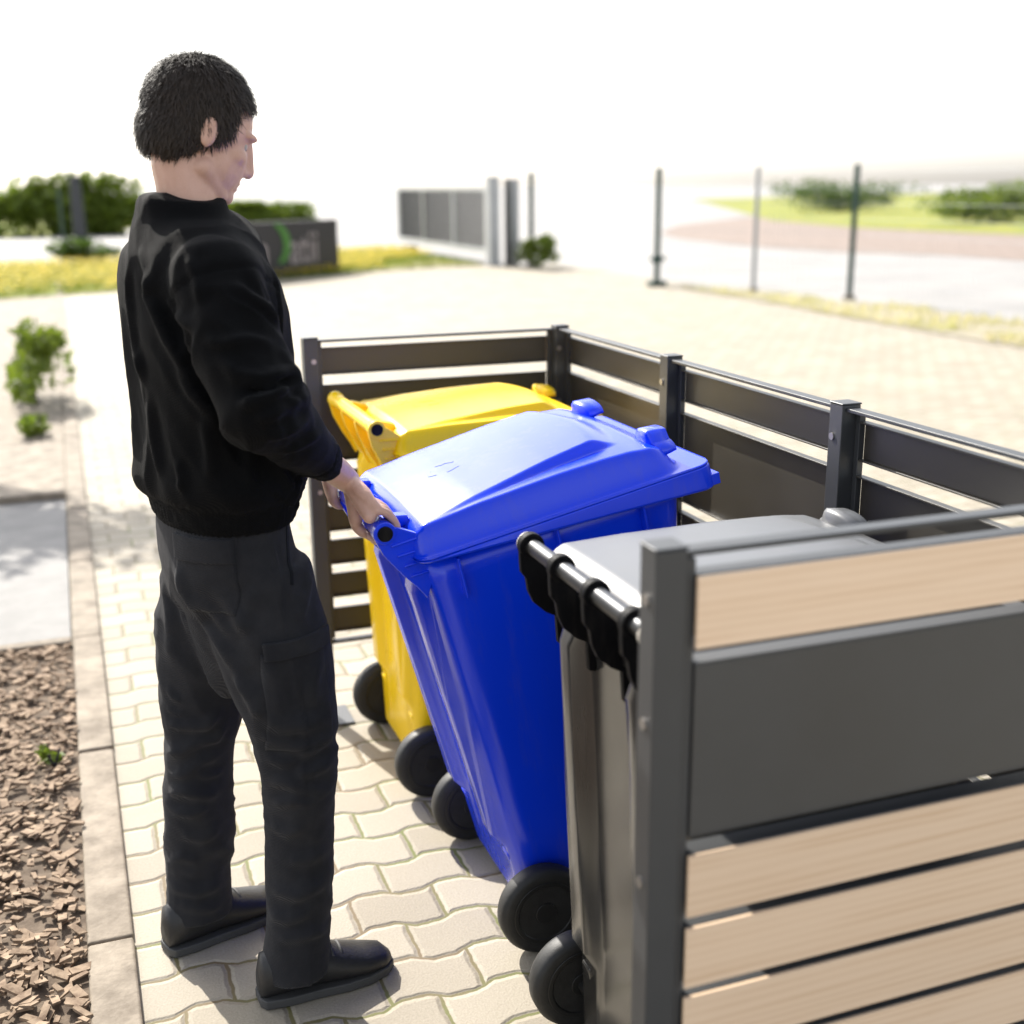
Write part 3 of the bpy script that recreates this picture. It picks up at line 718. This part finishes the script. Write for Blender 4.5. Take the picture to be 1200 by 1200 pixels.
def make_bin(name, m_body, m_lid, loc, tilt, label, steel=False, lidname='lid'):
    root = empty(name, loc, label, 'wheelie bin', rot=(0, tilt, 0))
    o = link('body', BM.copy(), m_body, root, smooth=True)
    o = link('rim', RM.copy(), m_body, root, bevel=.003)
    lid = link(lidname, lid_mesh(.74) if steel else LM.copy(), m_lid, root, smooth=True)
    for s in (-1, 1): g_ = link('lid_grip', grip_mesh(s), m_lid, lid, smooth=True); g_.location.z = -.012 if steel else 0
    if not steel:
        lt = BVHTree.FromPolygons([v.co for v in lid.data.vertices], [tuple(p.vertices) for p in lid.data.polygons])
        for k in range(3):
            mb = MB(); n_ = 8; lo = []
            for u in range(n_ + 1):
                a = k * 2.0944 + .5 + 1.35 * u / n_; w_ = .0035 if u < 5 else .0075 * (n_ - u) / 3.0 + .0004
                ring_ = []
                for rr, up_ in ((-1, -.002), (-1, .0006), (1, .0006), (1, -.002)):
                    x_, y_ = .20 - AXX + (.032 + rr * w_) * math.cos(a), (.032 + rr * w_) * math.sin(a)
                    h_, *_q = lt.ray_cast(Vector((x_, y_, 2)), Vector((0, 0, -1))); ring_.append((x_, y_, h_.z + up_))
                lo.append(ring_)
            mb.loft(lo); mb.build('moulded_arrow', m_lid, lid)
        mb = MB(); mb.lathe([(.012, -.248), (.0215, -.248), (.0225, -.246), (.0225, -.222), (.0185, -.216), (.0185, .216), (.0225, .222), (.0225, .246), (.0215, .248), (.012, .248)], 28, 'y', (-AXX, 0, 1.03))
        h = mb.build('handle', m_body, root, bevel=.001)
        for s in (-1, 1):
            mb = MB(); mb.lathe([(.0150, 0), (.0150, .004 * 1), (.0135, .0055)], 24, 'y') if s > 0 else mb.lathe([(.0150, 0), (.0150, -.004), (.0135, -.0055)], 24, 'y')
            c = mb.build('end_cap', M['black_plastic'], h); c.location = (-AXX, s * .2475, 1.03)
        for y in (-.232, -.08, .08, .232):
            mb = MB(); mb.prism([(x - AXX, z) for x, z in ARM], y - .008, y + .008)
            for k in range(4):      # stiffening ribs across the arm
                z = .925 + k * .024; mb.box(.006 + .012 * (3 - k) * .6 - AXX, .066 - AXX, y - .0125, y + .0125, z, z + .005)
            mb.build('handle_arm', m_body, root, bevel=.002)
        # sloping web under the bar
        mb = MB(); mb.prism([(x - AXX, z) for x, z in [(.020, .955), (.030, .962), (.064, .962), (.062, .905), (.050, .882)]], -.224, .224); mb.build('handle_web', m_body, root, bevel=.002)
    else:
        HZ = 1.022; mb = MB(); mb.lathe([(.0140, -.252), (.0140, .212)], 28, 'y', (-AXX, 0, HZ)); h = mb.build('handle_tube', M['steel'], root, bevel=.001)
        for s in (-1, 1):
            mb = MB(); mb.lathe([(.0195, -.006), (.0205, -.003), (.0205, .003), (.018, .006)], 24, 'y'); c = mb.build('end_cap', M['cap_beige'], h, bevel=.001); c.location = (-AXX, -.258 if s < 0 else .2165, HZ)
        for y in (-.204, -.068, .068, .204):
            mb = MB()
            ring = [(.0215 * math.cos(R(a)), .0215 * math.sin(R(a))) for a in range(-10, 195, 15)]
            poly = ring + [(-.0205, -.028), (-.019, -.046), (-.010, -.058), (-.006, -.082), (.004, -.104), (.026, -.124), (.046, -.134), (.050, -.185), (.062, -.188), (.066, -.13), (.07, -.06), (.034, -.034)]
            mb.prism([(x - AXX, HZ + z) for x, z in poly], y - .006, y + .006)
            br = mb.build('bracket', M['black_plastic'], root, bevel=.001)
            mb = MB(); mb.lathe([(.0150, -.009), (.0222, -.009), (.0228, -.007), (.0228, .007), (.0222, .009), (.0150, .009)], 28, 'y', (-AXX, y, HZ)); mb.build('collar', M['black_plastic'], br)
        mb = MB(); mb.box(.045 - AXX, .074 - AXX, -.24, .24, .90, .955); mb.build('hinge_strip', M['black_plastic'], root, bevel=.003)
    # hinge lugs between bar and lid
    if not steel:
        for y in (-.155, .155):
            mb = MB(); mb.prism([(x - AXX, z) for x, z in [(.002, 1.034), (.03, 1.036), (.068, 1.026), (.068, 1.006), (.03, 1.008), (.004, 1.02)]], y - .017, y + .017); mb.build('hinge', m_lid, lid, bevel=.004)
    for s in (-1, 1): wheel(root, s * .251, s)
    mb = MB(); mb.lathe([(.011, -.27), (.011, .27)], 14, 'y', (0, 0, .1)); mb.build('axle', M['rim'], root)
    for s in (-1, 1):
        mb = MB(); mb.prism([(-.03, .20), (.0, .235), (.06, .24), (.045, .05), (-.005, .075)], s * .150 - .02, s * .150 + .02)
        mb.build('axle_block', m_body, root, bevel=.006)
    return root
make_bin('wheelie_bin', M['yellow'], M['yellow'], (-.62, -.335, 0), 0, 'yellow wheelie bin upright in the far corner of the shelter')
TH = R(12.9)
make_bin('wheelie_bin', M['blue'], M['blue'], (-.59 + .1 * math.sin(TH), -1.09, .1 - .1 * math.cos(TH)), -TH, 'blue wheelie bin tipped back on its wheels by the person')
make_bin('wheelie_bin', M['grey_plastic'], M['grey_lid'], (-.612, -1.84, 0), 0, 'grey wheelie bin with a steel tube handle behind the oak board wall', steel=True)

# ------------------------------------------------------------------ person
per = empty('person', (-1.19, -1.15, 0), 'person in black sweatshirt and charcoal cargo trousers gripping the blue bin handle', 'person')
PINV = Matrix.Translation((1.19, 1.15, 0))
FA = R(12); f = Vector((math.cos(FA), math.sin(FA), 0)); r = Vector((math.sin(FA), -math.cos(FA), 0)); Z3 = Vector((0, 0, 1))
def pput(name, me, m, parent=per, smooth=True):
    me.transform(PINV if parent is per else PINV)
    return link(name, me, m, parent, smooth=smooth)
def ring3(c, a, b, n=48, e=2.3, fwd=f, rt=r):
    out = []
    for k in range(n):
        t = 2 * math.pi * k / n; cs, sn = math.cos(t), math.sin(t)
        out.append(c + fwd * a * math.copysign(abs(cs) ** (2 / e), cs) + rt * b * math.copysign(abs(sn) ** (2 / e), sn))
    return out
TC = Vector((-1.187, -1.15, 0))
SHR = TC - f * .04 + r * .185 + Z3 * 1.445; SHL = TC + f * .05 - r * .165 + Z3 * 1.445
ELR = Vector((-1.150, -1.455, 1.262)); WRR = Vector((-.953, -1.222, 1.064))
ELL = Vector((-1.10, -.845, 1.25)); WRL = Vector((-.960, -.985, 1.062))
BX = -.590 - (.115 * math.cos(TH) + .93 * math.sin(TH)); BZ = .1 + .93 * math.cos(TH) - .115 * math.sin(TH)   # handle bar axis
# --- head frame
hd = (f * math.cos(R(24)) - Z3 * math.sin(R(24)) + Vector((.02, .02, 0))).normalized(); hr = hd.cross(Z3).normalized(); hu = hr.cross(hd).normalized()
HC = Vector((-1.175, -1.14, 1.715))
HM = Matrix((hd, -hr, hu)).transposed()
def hp(a, b, c): return HC + hd * a + hr * b + hu * c
def hand(mb, wrist, yc, side):
    """overhand grip on the bar; side=+1 right hand (index towards +Y), -1 left"""
    cyl = lambda y, phi, rad: Vector((BX + rad * math.cos(R(phi)), y, BZ + rad * math.sin(R(phi))))
    kn = []
    for off, rr, end, L in ((.033, .0092, -118, 1), (.011, .0095, -128, 1), (-.011, .0090, -118, 1), (-.031, .0080, -96, .9)):
        y = yc + side * off; g = .0185 + rr * .95
        k = cyl(y + side * .004, 100, .042); kn.append((k, rr))
        pts = [k, cyl(y, 74, g + .011), cyl(y, 42, g + .004), cyl(y, 12, g + .003), cyl(y, -24, g), cyl(y, -60, g + .001), cyl(y, (end - 60) / 2, g), cyl(y, end, g)]
        mb.tube(pts, [rr * 1.22, rr * 1.1, rr * 1.06, rr * 1.1, rr, rr * 1.02, rr * .93, rr * .78], M=12)
    W_ = Vector(wrist)
    for i, (k, rr) in enumerate(kn):
        b = W_ + Vector((0, side * (.018 - .012 * i), 0)); mid = b.lerp(k, .5) + Vector((-.002, 0, .006))
        mb.tube([b, mid, k], [.017, .0155, rr * 1.45], M=12)
    c = W_.lerp((kn[1][0] + kn[2][0]) / 2, .55); mb.tube([W_, c, (kn[1][0] + kn[2][0]) / 2 + Vector((-.004, 0, -.006))], [.019, .0195, .015], M=14)
    # thenar and thumb pass beneath the bar on the person's side
    t0 = W_ + Vector((.006, side * .018, -.008)); g = .0185 + .0105
    mb.tube([t0, cyl(yc + side * .046, 155, .037), cyl(yc + side * .057, 188, g + .003), cyl(yc + side * .050, 222, g + .001), cyl(yc + side * .040, 256, g)], [.015, .0150, .0120, .0112, .0085], M=12)
    # heel of the hand at the little finger's side
    mb.tube([W_ + Vector((0, -side * .016, -.006)), cyl(yc - side * .026, 128, .036)], [.015, .0135], M=12)
mb = MB()
mb.loft([ring3(TC + Z3 * z, a, b) for z, a, b in ((.86, .09, .15), (1.0, .10, .155), (1.2, .105, .165), (1.38, .115, .19), (1.47, .09, .17), (1.53, .06, .08))])
mb.tube([TC - f * .03 + Z3 * 1.46, TC - f * .02 + Z3 * 1.57, hp(-.02, 0, -.06)], [.060, .055, .055])
for sh, el, wr in ((SHR, ELR, WRR), (SHL, ELL, WRL)):
    mb.tube([sh, sh.lerp(el, .5), el], [.055, .047, .040]); mb.tube([el, el.lerp(wr, .35), el.lerp(wr, .8), wr], [.040, .040, .029, .0250])
hand(mb, WRR, -1.284, 1); hand(mb, WRL, -.955, -1)
HIP = {1: TC + r * .085 + f * .022 + Z3 * .90, -1: TC - r * .085 + f * .018 + Z3 * .90}
KNE = {1: Vector((-1.088, -1.290, .50)), -1: Vector((-1.262, -1.06, .51))}
ANK = {1: Vector((-1.118, -1.300, .09)), -1: Vector((-1.288, -1.04, .10))}
for s in (1, -1):
    mb.tube([HIP[s], HIP[s].lerp(KNE[s], .5), KNE[s]], [.085, .068, .052]); mb.tube([KNE[s], KNE[s].lerp(ANK[s], .3), KNE[s].lerp(ANK[s], .8), ANK[s]], [.05, .052, .038, .036])
    mb.tube([ANK[s] - Z3 * .03, ANK[s] + f * .12 - Z3 * .062], [.030, .018])
# head: skull, face, jaw, nose, brow, lips, ears
mb.ball(hp(-.012, 0, .022), .098, .077, .098, HM)
mb.ball(hp(.028, 0, -.035), .066, .061, .080, HM)
mb.ball(hp(.062, 0, -.088), .030, .030, .022, HM)
for s in (-1, 1):
    mb.ball(hp(.052, s * .034, -.018), .030, .026, .022, HM); mb.ball(hp(.070, s * .030, .024), .020, .026, .009, HM)
    mb.ball(hp(-.012, s * .077, -.006), .015, .008, .027, HM); mb.ball(hp(-.016, s * .081, .008), .013, .006, .014, HM)
    mb.tube([hp(.005, s * .050, -.062), hp(.055, s * .024, -.092)], [.020, .018])
    mb.ball(hp(.090, s * .011, -.036), .011, .009, .008, HM)
mb.tube([hp(.086, 0, .018), hp(.097, 0, -.012), hp(.103, 0, -.030)], [.010, .0115, .0125])
mb.ball(hp(.080, 0, -.058), .016, .022, .006, HM); mb.ball(hp(.078, 0, -.070), .016, .020, .0065, HM)
bme = rmesh(mb, .0034, 5, .5)
# veins, knuckles and skin folds on the hands
displace(bme, lambda c, n: (.0007 * vnoise(c * 60) + .0004 * vnoise(c * 160)) if c.x > -1.0 and c.z < 1.15 else 0)
body_o = pput('body', bme, M['skin'])
for s in (-1, 1):
    e = MB(); e.ball(hp(.0645, s * .031, .004), .0118, .0118, .0118, HM); eo = pput('eye', e.mesh('eye'), M['eye'])
    e = MB(); e.ball(hp(.0722, s * .031, .002), .0046, .0055, .0055, HM); pput('iris', e.mesh('iris'), M['hair'], eo)
# --- hair: base cap plus combed strands
hm = MB(); hm.ball(hp(-.018, 0, .034), .103, .083, .101, HM); hm.ball(hp(-.05, 0, -.01), .066, .072, .075, HM)
hme = rmesh(hm, .006, 4)
bm = bmesh.new(); bm.from_mesh(hme)
def scalp(p):
    q = p - HC; a, b, c = q.dot(hd), q.dot(hr), q.dot(hu)
    return c > .052 + .35 * max(0, a) - .0 if a > .03 else c > -.065 + max(0, a + .05) * .9
bmesh.ops.delete(bm, geom=[v for v in bm.verts if not scalp(v.co)], context='VERTS'); bm.to_mesh(hme); bm.free()
vv = [(v.co.copy(), v.normal.copy()) for v in hme.vertices]
hs = MB(); hs.add([v.co for v in hme.vertices], [tuple(p.vertices) for p in hme.polygons])
crown = hp(-.055, 0, .115)
for i in range(17000):
    p, n = rnd.choice(vv); away = (p - crown); away = (away - n * away.dot(n)).normalized() if away.length > .004 else hd
    dirn = (away * .8 + n * rnd.uniform(.05, .28) + Vector((rnd.gauss(0, .2), rnd.gauss(0, .2), rnd.gauss(0, .2)))).normalized()
    L_ = rnd.uniform(.016, .03); sd_ = dirn.cross(n).normalized() * .0007; p = p + Vector((rnd.gauss(0, .002), rnd.gauss(0, .002), rnd.gauss(0, .002)))
    q = p + dirn * L_ * .55; t = p + dirn * L_ - n * .004
    hs.add([p - sd_, p + sd_, q + sd_ * .8, q - sd_ * .8, t], [(0, 1, 2, 3), (3, 2, 4)])
me = hs.mesh('hair'); pput('hair', me, M['hair'], smooth=False)

# --- sweatshirt
sm = MB()
secs = [(1.00, .118, .180), (1.015, .126, .190), (1.05, .130, .196), (1.065, .141, .206), (1.10, .143, .208), (1.2, .136, .208), (1.3, .130, .214), (1.4, .128, .220), (1.455, .120, .222), (1.50, .106, .200), (1.535, .088, .150), (1.57, .074, .088), (1.60, .068, .074)]
sm.loft([ring3(TC + f * (-.010 * sstep(1.2, 1.35, z) - .022 * sstep(1.40, 1.55, z)) + Z3 * z, a, b) for z, a, b in secs])
for sh, el, wr in ((SHR, ELR, WRR), (SHL, ELL, WRL)):
    cu = el.lerp(wr, .67)
    sm.tube([sh - (el - sh) * .08, sh.lerp(el, .45), el], [.080, .076, .068], M=20)
    sm.tube([el, el.lerp(cu, .45), el.lerp(cu, .86), cu], [.068, .060, .047, .041], M=20)
    sm.tube([sh + Z3 * .0, TC + f * .03 + Z3 * 1.50], [.080, .075])
sme = rmesh(sm, .0065, 9)
AR = (ELR - SHR).normalized()
def ridge(p): return 1 - 2.2 * abs(vnoise(p))
def fold_sw(c, n):
    d = 0
    q = c - TC; b = q.dot(r); a = q.dot(f)
    arm = 0
    for el, sh, wr, k in ((ELR, SHR, WRR, 1), (ELL, SHL, WRL, .7)):
        for p0, p1, cr in ((sh, el, .45), (el, wr, .75)):
            ln = (p1 - p0).length; dr = (p1 - p0) / ln; v = c - p0; t = v.dot(dr) / ln
            rad = (v - dr * min(1, max(0, t)) * ln).length
            if -.25 < t < 1.15 and rad < .105:
                w = sstep(-.25, .1, t) * (1 - sstep(1.0, 1.15, t)); arm = max(arm, w)
                # creases run round the sleeve but wander and fade out
                fr = v - dr * v.dot(dr); x = dr.orthogonal().normalized(); y = dr.cross(x)
                an = math.atan2(fr.dot(y), fr.dot(x))
                near = math.exp(-((c - el).length / .09) ** 2)
                u_ = t * ln * 17 + .9 * math.sin(an + 1.3 * k) + 1.2 * vnoise(c * 8)
                amp = (.0085 + .018 * near) * (.55 + .9 * vnoise((c.x * 9 + 4, c.y * 9, c.z * 9)))
                d += w * k * amp * ridge((u_, math.cos(an) * .8, math.sin(an) * .8 + 7 * k))
                if p0 is sh: d -= .0035 * math.exp(-((t + .02) / .018) ** 2)
                if p0 is el and t > .6: d += .0012 * math.sin(an * 40) - .004 * math.exp(-((t - .60) / .02) ** 2)
    tor = sstep(1.03, 1.10, c.z) * (1 - arm)
    # long drapes down the back, diagonal pulls towards the arm
    d += tor * .0095 * ridge((b * 9, a * 6, c.z * 1.7 + b * 3))
    d += tor * .0075 * vnoise((b * 5 + 3, a * 5, c.z * 3.0 + b * 9)) + tor * .004 * ridge((b * 6 + 5, a * 6, c.z * 9 + b * 14))
    d += .008 * math.exp(-((c.z - 1.083) / .028) ** 2) * (.5 + vnoise((b * 16, a * 16, 0)))
    if c.z < 1.055: d += .0018 * math.sin(math.atan2(b, a) * 110)
    return d
displace(sme, fold_sw)
crease(sme, Matrix.Identity(4), [
    (.014, .016, [(360, 190), (345, 330), (420, 500), (500, 620), (560, 690)]), (.011, .014, [(268, 170), (270, 330), (300, 560), (328, 690)]),
    (.008, .012, [(315, 130), (335, 230), (345, 300)]), (.012, .014, [(680, 270), (750, 335), (830, 380), (872, 470)]),
    (.014, .015, [(620, 560), (700, 640), (800, 660), (900, 640), (965, 628)]), (.017, .014, [(700, 770), (790, 745), (880, 705), (985, 672)]),
    (-.014, .010, [(720, 715), (820, 700), (940, 655)]), (.011, .013, [(760, 830), (860, 800), (960, 740), (1010, 735)]),
    (.009, .012, [(560, 500), (640, 520), (740, 500), (860, 520)]), (.009, .012, [(820, 900), (900, 880), (1000, 820)]), (.007, .010, [(880, 960), (960, 930), (1050, 870)]),
    (.010, .015, [(440, 620), (520, 720), (600, 800), (640, 900)]), (.009, .016, [(350, 700), (365, 900), (400, 1070)]), (.009, .015, [(560, 800), (590, 950), (600, 1080)]),
    (.010, .014, [(760, 930), (745, 1010), (760, 1090)]), (.009, .012, [(860, 1000), (900, 1060), (930, 1110)]), (.008, .012, [(460, 980), (480, 1060), (470, 1110)]),
    (.009, .013, [(500, 160), (540, 250), (560, 380)]), (.008, .012, [(420, 330), (470, 420), (540, 470)])], 72, 250, 3.409)
sw = pput('sweatshirt', sme, M['sweat'])

# --- trousers
tm = MB()
tm.loft([ring3(TC + Z3 * z + f * o, a, b) for z, a, b, o in ((.79, .085, .12, .012), (.85, .114, .172, .006), (.92, .120, .180, .002), (.985, .117, .176, -.004), (1.03, .112, .170, -.004))])
def ltube(s):
    h, k, a = HIP[s], KNE[s], ANK[s]
    lo = []
    for c, aa, bb in ((h + Z3 * .02, .104, .098), (h.lerp(k, .28), .110, .098), (h.lerp(k, .55), .099, .088), (h.lerp(k, .85), .077, .074), (k.lerp(a, .05), .067, .066), (k.lerp(a, .3), .066, .064), (k.lerp(a, .6), .061, .060), (k.lerp(a, .85), .061, .060), (k.lerp(a, 1.0), .064, .060), (k.lerp(a, 1.08), .066, .060)):
        lo.append(ring3(c, aa, bb, 32, 2.1))
    tm.loft(lo)
ltube(1); ltube(-1)
tm.loft([ring3(TC + Z3 * z + f * o, a, b, 40, 2.0) for z, a, b, o in ((.63, .03, .03, .0), (.66, .060, .07, .012), (.72, .083, .11, .014), (.80, .100, .14, .012), (.86, .105, .15, .01))])
tme = rmesh(tm, .0065, 5)
def fold_tr(c, n):
    d = 0; s = 1 if (c - TC).dot(r) > 0 else -1; k = KNE[s]
    d += .0075 * ridge((c.x * 7 + s * 5, c.y * 7, c.z * 3.4 + 4 * (c.x + 1.2))) * (1 - sstep(.9, 1.0, c.z))
    low = 1 - sstep(.48, .78, c.z)
    # short crosswise creases round the knee and shin, wandering and uneven
    d += low * .0085 * ridge((c.x * 9 + 9 * s, c.y * 9, c.z * 13 + 2.6 * vnoise((c.x * 7, c.y * 7, c.z * 4)))) * (.35 + 1.1 * vnoise((c.x * 10, c.y * 10, c.z * 6 + s)))
    d += low * .006 * vnoise((c.x * 9 + 2, c.y * 9, c.z * 7))
    d += low * .0022 * ridge((c.x * 16 + 3, c.y * 16, c.z * 34 + 9 * (c.x - c.y))) * (.5 + vnoise((c.x * 8, c.y * 8, c.z * 6 + 4)))
    # diagonal pulls from the seat to the knee
    mid = sstep(.55, .68, c.z) * (1 - sstep(.88, .96, c.z))
    d += mid * .006 * ridge((c.y * 4, (c.z + (c.x + 1.2) * 1.2) * 11, 5 * s))
    q = c - (HIP[1].lerp(KNE[1], min(1, max(0, (.9 - c.z) / .4))) if c.z > .5 else KNE[1].lerp(ANK[1], (.5 - c.z) / .41))
    if s > 0 and n.dot(r) > .3: d += .0022 * math.exp(-(q.dot(f) / .0045) ** 2)
    return d
displace(tme, fold_tr)
crease(tme, Matrix.Identity(4), [
    (.012, .013, [(450, 190), (480, 300), (560, 420), (640, 540), (700, 630)]), (.010, .012, [(690, 630), (735, 720), (790, 830)]), (.009, .014, [(400, 240), (430, 420), (440, 600)]),
    (.005, .005, [(925, 560), (945, 700), (965, 900), (970, 1180)]), (.005, .005, [(835, 90), (870, 250), (885, 460)]),
    (.013, .011, [(640, 790), (575, 850), (480, 850), (415, 835)]), (.010, .008, [(655, 850), (620, 905), (540, 920)]), (.012, .012, [(560, 905), (480, 950), (418, 955)]),
    (.010, .010, [(645, 960), (560, 990), (500, 1040), (420, 1050)]), (.007, .007, [(648, 1030), (590, 1050), (540, 1045)]), (.011, .012, [(645, 1110), (570, 1130), (470, 1110), (425, 1125)]), (.008, .009, [(600, 1175), (520, 1200), (440, 1190)]),
    (.011, .013, [(800, 810), (880, 850), (980, 845), (1090, 800)]), (.008, .008, [(795, 880), (850, 915), (920, 915)]), (.012, .012, [(900, 930), (990, 950), (1090, 890)]), (.007, .008, [(815, 975), (880, 1000), (960, 985)]),
    (.011, .012, [(930, 1035), (1010, 1030), (1090, 985)]), (.009, .011, [(820, 1070), (890, 1075), (970, 1110), (1080, 1090)]), (.010, .009, [(840, 1160), (930, 1150), (1000, 1165)]), (.010, .012, [(700, 660), (770, 740), (800, 820)]),
    (.008, .007, [(420, 690), (450, 735), (480, 750)]), (.006, .006, [(418, 770), (450, 800), (500, 800)]),
    (.009, .014, [(640, 300), (700, 420), (770, 480)]), (.009, .013, [(770, 290), (730, 400), (700, 480)]), (.009, .012, [(1000, 230), (975, 340), (950, 430)]), (.008, .012, [(520, 330), (600, 400), (700, 520)]),
    (.008, .012, [(1040, 560), (1000, 680), (1010, 780)]), (.009, .012, [(820, 580), (850, 700), (880, 800)]),
    (.010, .012, [(640, 1260), (560, 1300), (470, 1280)]), (.008, .010, [(560, 1390), (480, 1370), (430, 1400)]), (.013, .013, [(640, 1480), (540, 1520), (430, 1490)]), (.010, .011, [(640, 1570), (560, 1580), (450, 1560)]),
    (.009, .011, [(830, 1240), (900, 1275), (980, 1250)]), (.009, .012, [(900, 1390), (980, 1380), (1070, 1350)]), (.012, .013, [(830, 1500), (940, 1530), (1070, 1470)]), (.011, .011, [(830, 1600), (900, 1630), (990, 1600)]), (.012, .012, [(860, 1700), (950, 1690), (1070, 1660)])], 72, 602, 3.409, .85, 1.3)
tme.transform(PINV)
tr_o = link('trousers', tme, M['trouser'], per, smooth=True)
bvh = BVHTree.FromPolygons([v.co for v in tme.vertices], [tuple(p.vertices) for p in tme.polygons])
def patch(name, ctr, uax, vax, nrm, poly, thick, m, parent, off=.0005):
    """cloth patch cast on the trousers: poly in (u, v) around ctr"""
    us = [p[0] for p in poly]; vs_ = [p[1] for p in poly]; n = 22
    bmx = bmesh.new(); G = {}
    ctr = PINV @ ctr
    for i in range(n + 1):
        for j in range(n + 1):
            a, b = i / n, j / n
            # bilinear over a 4-corner polygon
            (x0, y0), (x1, y1), (x2, y2), (x3, y3) = poly
            x = (x0 * (1 - a) + x1 * a) * (1 - b) + (x3 * (1 - a) + x2 * a) * b; y = (y0 * (1 - a) + y1 * a) * (1 - b) + (y3 * (1 - a) + y2 * a) * b
            o = ctr + uax * x + vax * y + nrm * .25
            h, nn, _, _ = bvh.ray_cast(o, -nrm)
            if h is None: h, nn, _, _ = bvh.find_nearest(ctr + uax * x + vax * y)
            G[i, j] = (bmx.verts.new(h + nn * (off + thick)), bmx.verts.new(h - nn * .004))
    for i in range(n):
        for j in range(n):
            q = [G[i, j][0], G[i + 1, j][0], G[i + 1, j + 1][0], G[i, j + 1][0]]
            if max((q[k].co - q[k - 1].co).length for k in range(4)) < .035: bmx.faces.new(q)
    for i in range(n):
        for e in (0, n):
            for q in ([G[i, e][0], G[i + 1, e][0], G[i + 1, e][1], G[i, e][1]], [G[e, i][0], G[e, i + 1][0], G[e, i + 1][1], G[e, i][1]]):
                if max((q[k].co - q[k - 1].co).length for k in range(4)) < .035: bmx.faces.new(q)
    bmesh.ops.delete(bmx, geom=[v for v in bmx.verts if not v.link_faces], context='VERTS')
    bmesh.ops.recalc_face_normals(bmx, faces=bmx.faces)
    me = bpy.data.meshes.new(name); bmx.to_mesh(me); bmx.free()
    return link(name, me, m, parent, smooth=True)
dn = -Z3
back_n = (r * .45 - f * .9).normalized(); bu = back_n.cross(Z3).normalized() * -1
side_n = (r * .97 + f * .1).normalized(); su = side_n.cross(Z3).normalized() * -1
P0 = TC + r * .115 - f * .09 + Z3 * 1.005
patch('back_pocket', P0 - Z3 * .085, bu, dn, back_n, [(-.058, -.085), (.075, -.085), (.07, .07), (-.05, .07)], .0015, M['trouser'], tr_o)
patch('pocket_flap', P0 - Z3 * .03, bu, dn, back_n, [(-.060, -.022), (.070, -.022), (.072, .022), (-.056, .026)], .006, M['trouser'], tr_o)
C0 = HIP[1].lerp(KNE[1], .52) + Z3 * .062
patch('cargo_pocket', C0 + r * .09 - Z3 * .06, su, dn, side_n, [(-.058, -.08), (.075, -.08), (.072, .12), (-.055, .12)], .003, M['trouser'], tr_o)
patch('cargo_flap', C0 + r * .09 + Z3 * .025, su, dn, side_n, [(-.054, -.017), (.088, -.017), (.088, .016), (-.052, .016)], .009, M['trouser'], tr_o)
patch('side_pocket', TC + r * .17 + f * .078 + Z3 * .96, su, dn, side_n, [(.005, -.065), (.014, -.065), (-.018, .065), (-.024, .062)], .0012, M['trouser_dark'], tr_o)
for s in (1, -1):
    a = ANK[s]; fd = (f + r * .12 * s).normalized(); rt = fd.cross(Z3)
    sh = MB(); lo = []
    for x, w, h, z0 in ((-.085, .022, .075, .012), (-.076, .036, .11, .012), (-.03, .043, .125, .012), (.03, .045, .115, .012), (.085, .050, .085, .012), (.14, .050, .066, .012), (.18, .038, .056, .014), (.198, .016, .038, .018)):
        c = Vector((a.x, a.y, 0)) + fd * x
        lo.append([c + rt * w * math.cos(2 * math.pi * k / 24) + Z3 * (z0 + (h - z0) / 2 * (1 + math.sin(2 * math.pi * k / 24))) for k in range(24)])
    sh.loft(lo); so = pput('shoe', sh.mesh('shoe'), M['shoe'])
    for q in range(4):
        x = .045 + q * .021; c = Vector((a.x, a.y, 0)) + fd * x; hh = .108 - q * .0125
        lc = MB(); lc.tube([c + rt * .030 + Z3 * (hh - .012), c + rt * .012 + Z3 * (hh + .001), c - rt * .012 + Z3 * (hh + .001), c - rt * .030 + Z3 * (hh - .012)], .0035, M=8)
        k = lc.mesh('lace'); k.transform(PINV); link('lace', k, M['sole'], so, smooth=True)
    so2 = MB(); lo = []
    for x, w in ((-.088, .02), (-.078, .037), (-.03, .045), (.03, .047), (.09, .053), (.14, .051), (.183, .036), (.204, .012)):
        c = Vector((a.x, a.y, 0)) + fd * x
        lo.append([c + rt * w + Z3 * .002, c + rt * w + Z3 * .022, c - rt * w + Z3 * .022, c - rt * w + Z3 * .002])
    so2.loft(lo); k = so2.mesh('sole'); k.transform(PINV); link('sole', k, M['sole'], so, bevel=.003)
